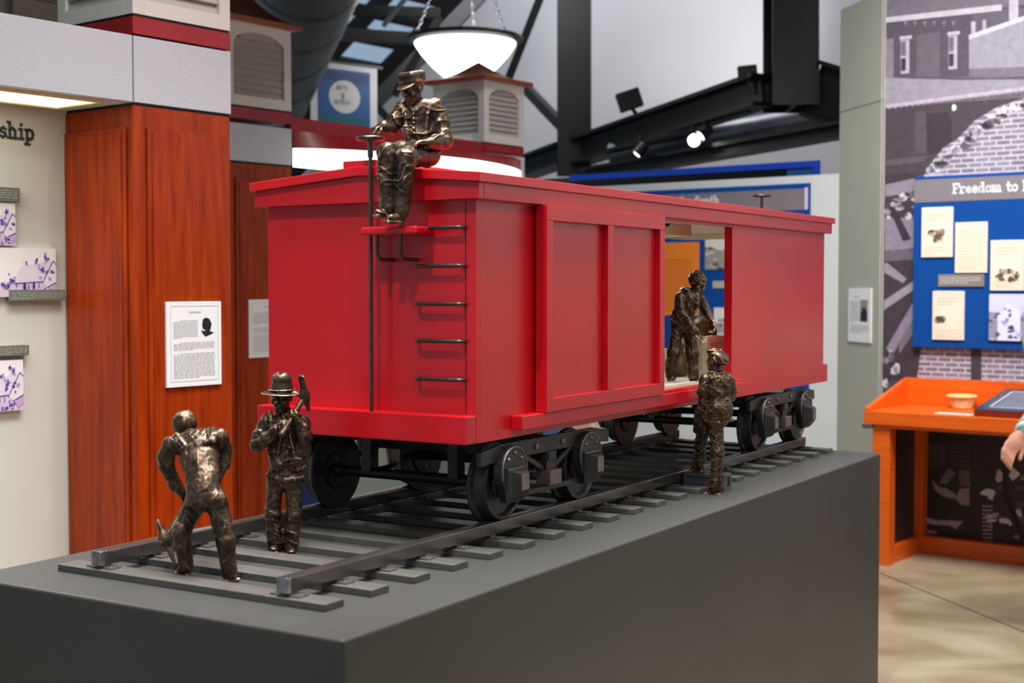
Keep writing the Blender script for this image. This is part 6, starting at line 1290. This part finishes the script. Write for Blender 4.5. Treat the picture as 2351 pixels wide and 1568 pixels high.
def stripes():
    m = mat('striped_green_cotton', (196, 218, 206), 0.8); nt = m.node_tree; wv = nt.nodes.new('ShaderNodeTexWave'); wv.inputs['Scale'].default_value = 9; wv.inputs['Distortion'].default_value = 1.5; tc = nt.nodes.new('ShaderNodeTexCoord'); nt.links.new(tc.outputs['Object'], wv.inputs[0])
    mx = nt.nodes.new('ShaderNodeMix'); mx.data_type = 'RGBA'; mx.inputs[6].default_value = lin((226, 234, 228)); mx.inputs[7].default_value = lin((120, 152, 142)); nt.links.new(wv.outputs['Fac'], mx.inputs[0]); nt.links.new(mx.outputs[2], nt.nodes['Principled BSDF'].inputs['Base Color']); return m
S = Sculpt(0.009); S.ell(X(0, 0, 1.24), (0.20, 0.14, 0.25), (RT, FH, ZV), 0.06); S.ell(X(0, 0, 1.0), (0.19, 0.14, 0.14), (RT, FH, ZV), 0.06); S.cap(sh_, el_, 0.072, 0.062, 0.05); S.cap(el_, el_ + (wr_ - el_) * 0.86, 0.060, 0.050, 0.02); S.cap(X(0.19, 0, 1.38), X(0.26, 0.02, 1.10), 0.072, 0.062, 0.05); S.cap(X(0.26, 0.02, 1.10), X(0.25, -0.03, 0.92), 0.06, 0.05, 0.02)
S.build('shirt', stripes(), ps, 0.004, 30, 2)
S = Sculpt(0.009); S.ell(X(0, 0, 0.93), (0.185, 0.135, 0.12), (RT, FH, ZV), 0.05)
for sg in (-1, 1): S.cap(X(sg * 0.09, 0, 0.92), X(sg * 0.092, 0, 0.5), 0.10, 0.075, 0.04); S.cap(X(sg * 0.092, 0, 0.5), X(sg * 0.092, 0.02, 0.10), 0.074, 0.066, 0.02)
S.build('trousers', mat('navy_cotton', (44, 52, 70), 0.8), ps, 0.004, 30, 3)
for sg in (-1, 1):
    S = Sculpt(0.007); S.ell(X(sg * 0.092, -0.05, 0.045), (0.048, 0.14, 0.045), (RT, FH, ZV), 0.02); S.cap(X(sg * 0.09, 0.02, 0.06), X(sg * 0.09, 0.02, 0.10), 0.045, 0.045, 0.02); S.box(X(sg * 0.092, -0.04, -0.03), (0.4, 0.4, 0.031), None, 0.001, 0.001, sub=True); S.build('shoe', mat('dark_leather', (52, 44, 40), 0.5), ps)
S = Sculpt(0.007); S.ell(X(0, 0.012, 1.655), (0.085, 0.10, 0.095), (RT, FH, ZV), 0.02); S.ell(X(0, -0.08, 1.60), (0.07, 0.06, 0.075), (RT, FH, ZV), 0.01, sub=True); S.build('hair', mat('brown_hair', (70, 52, 40), 0.6), ps)
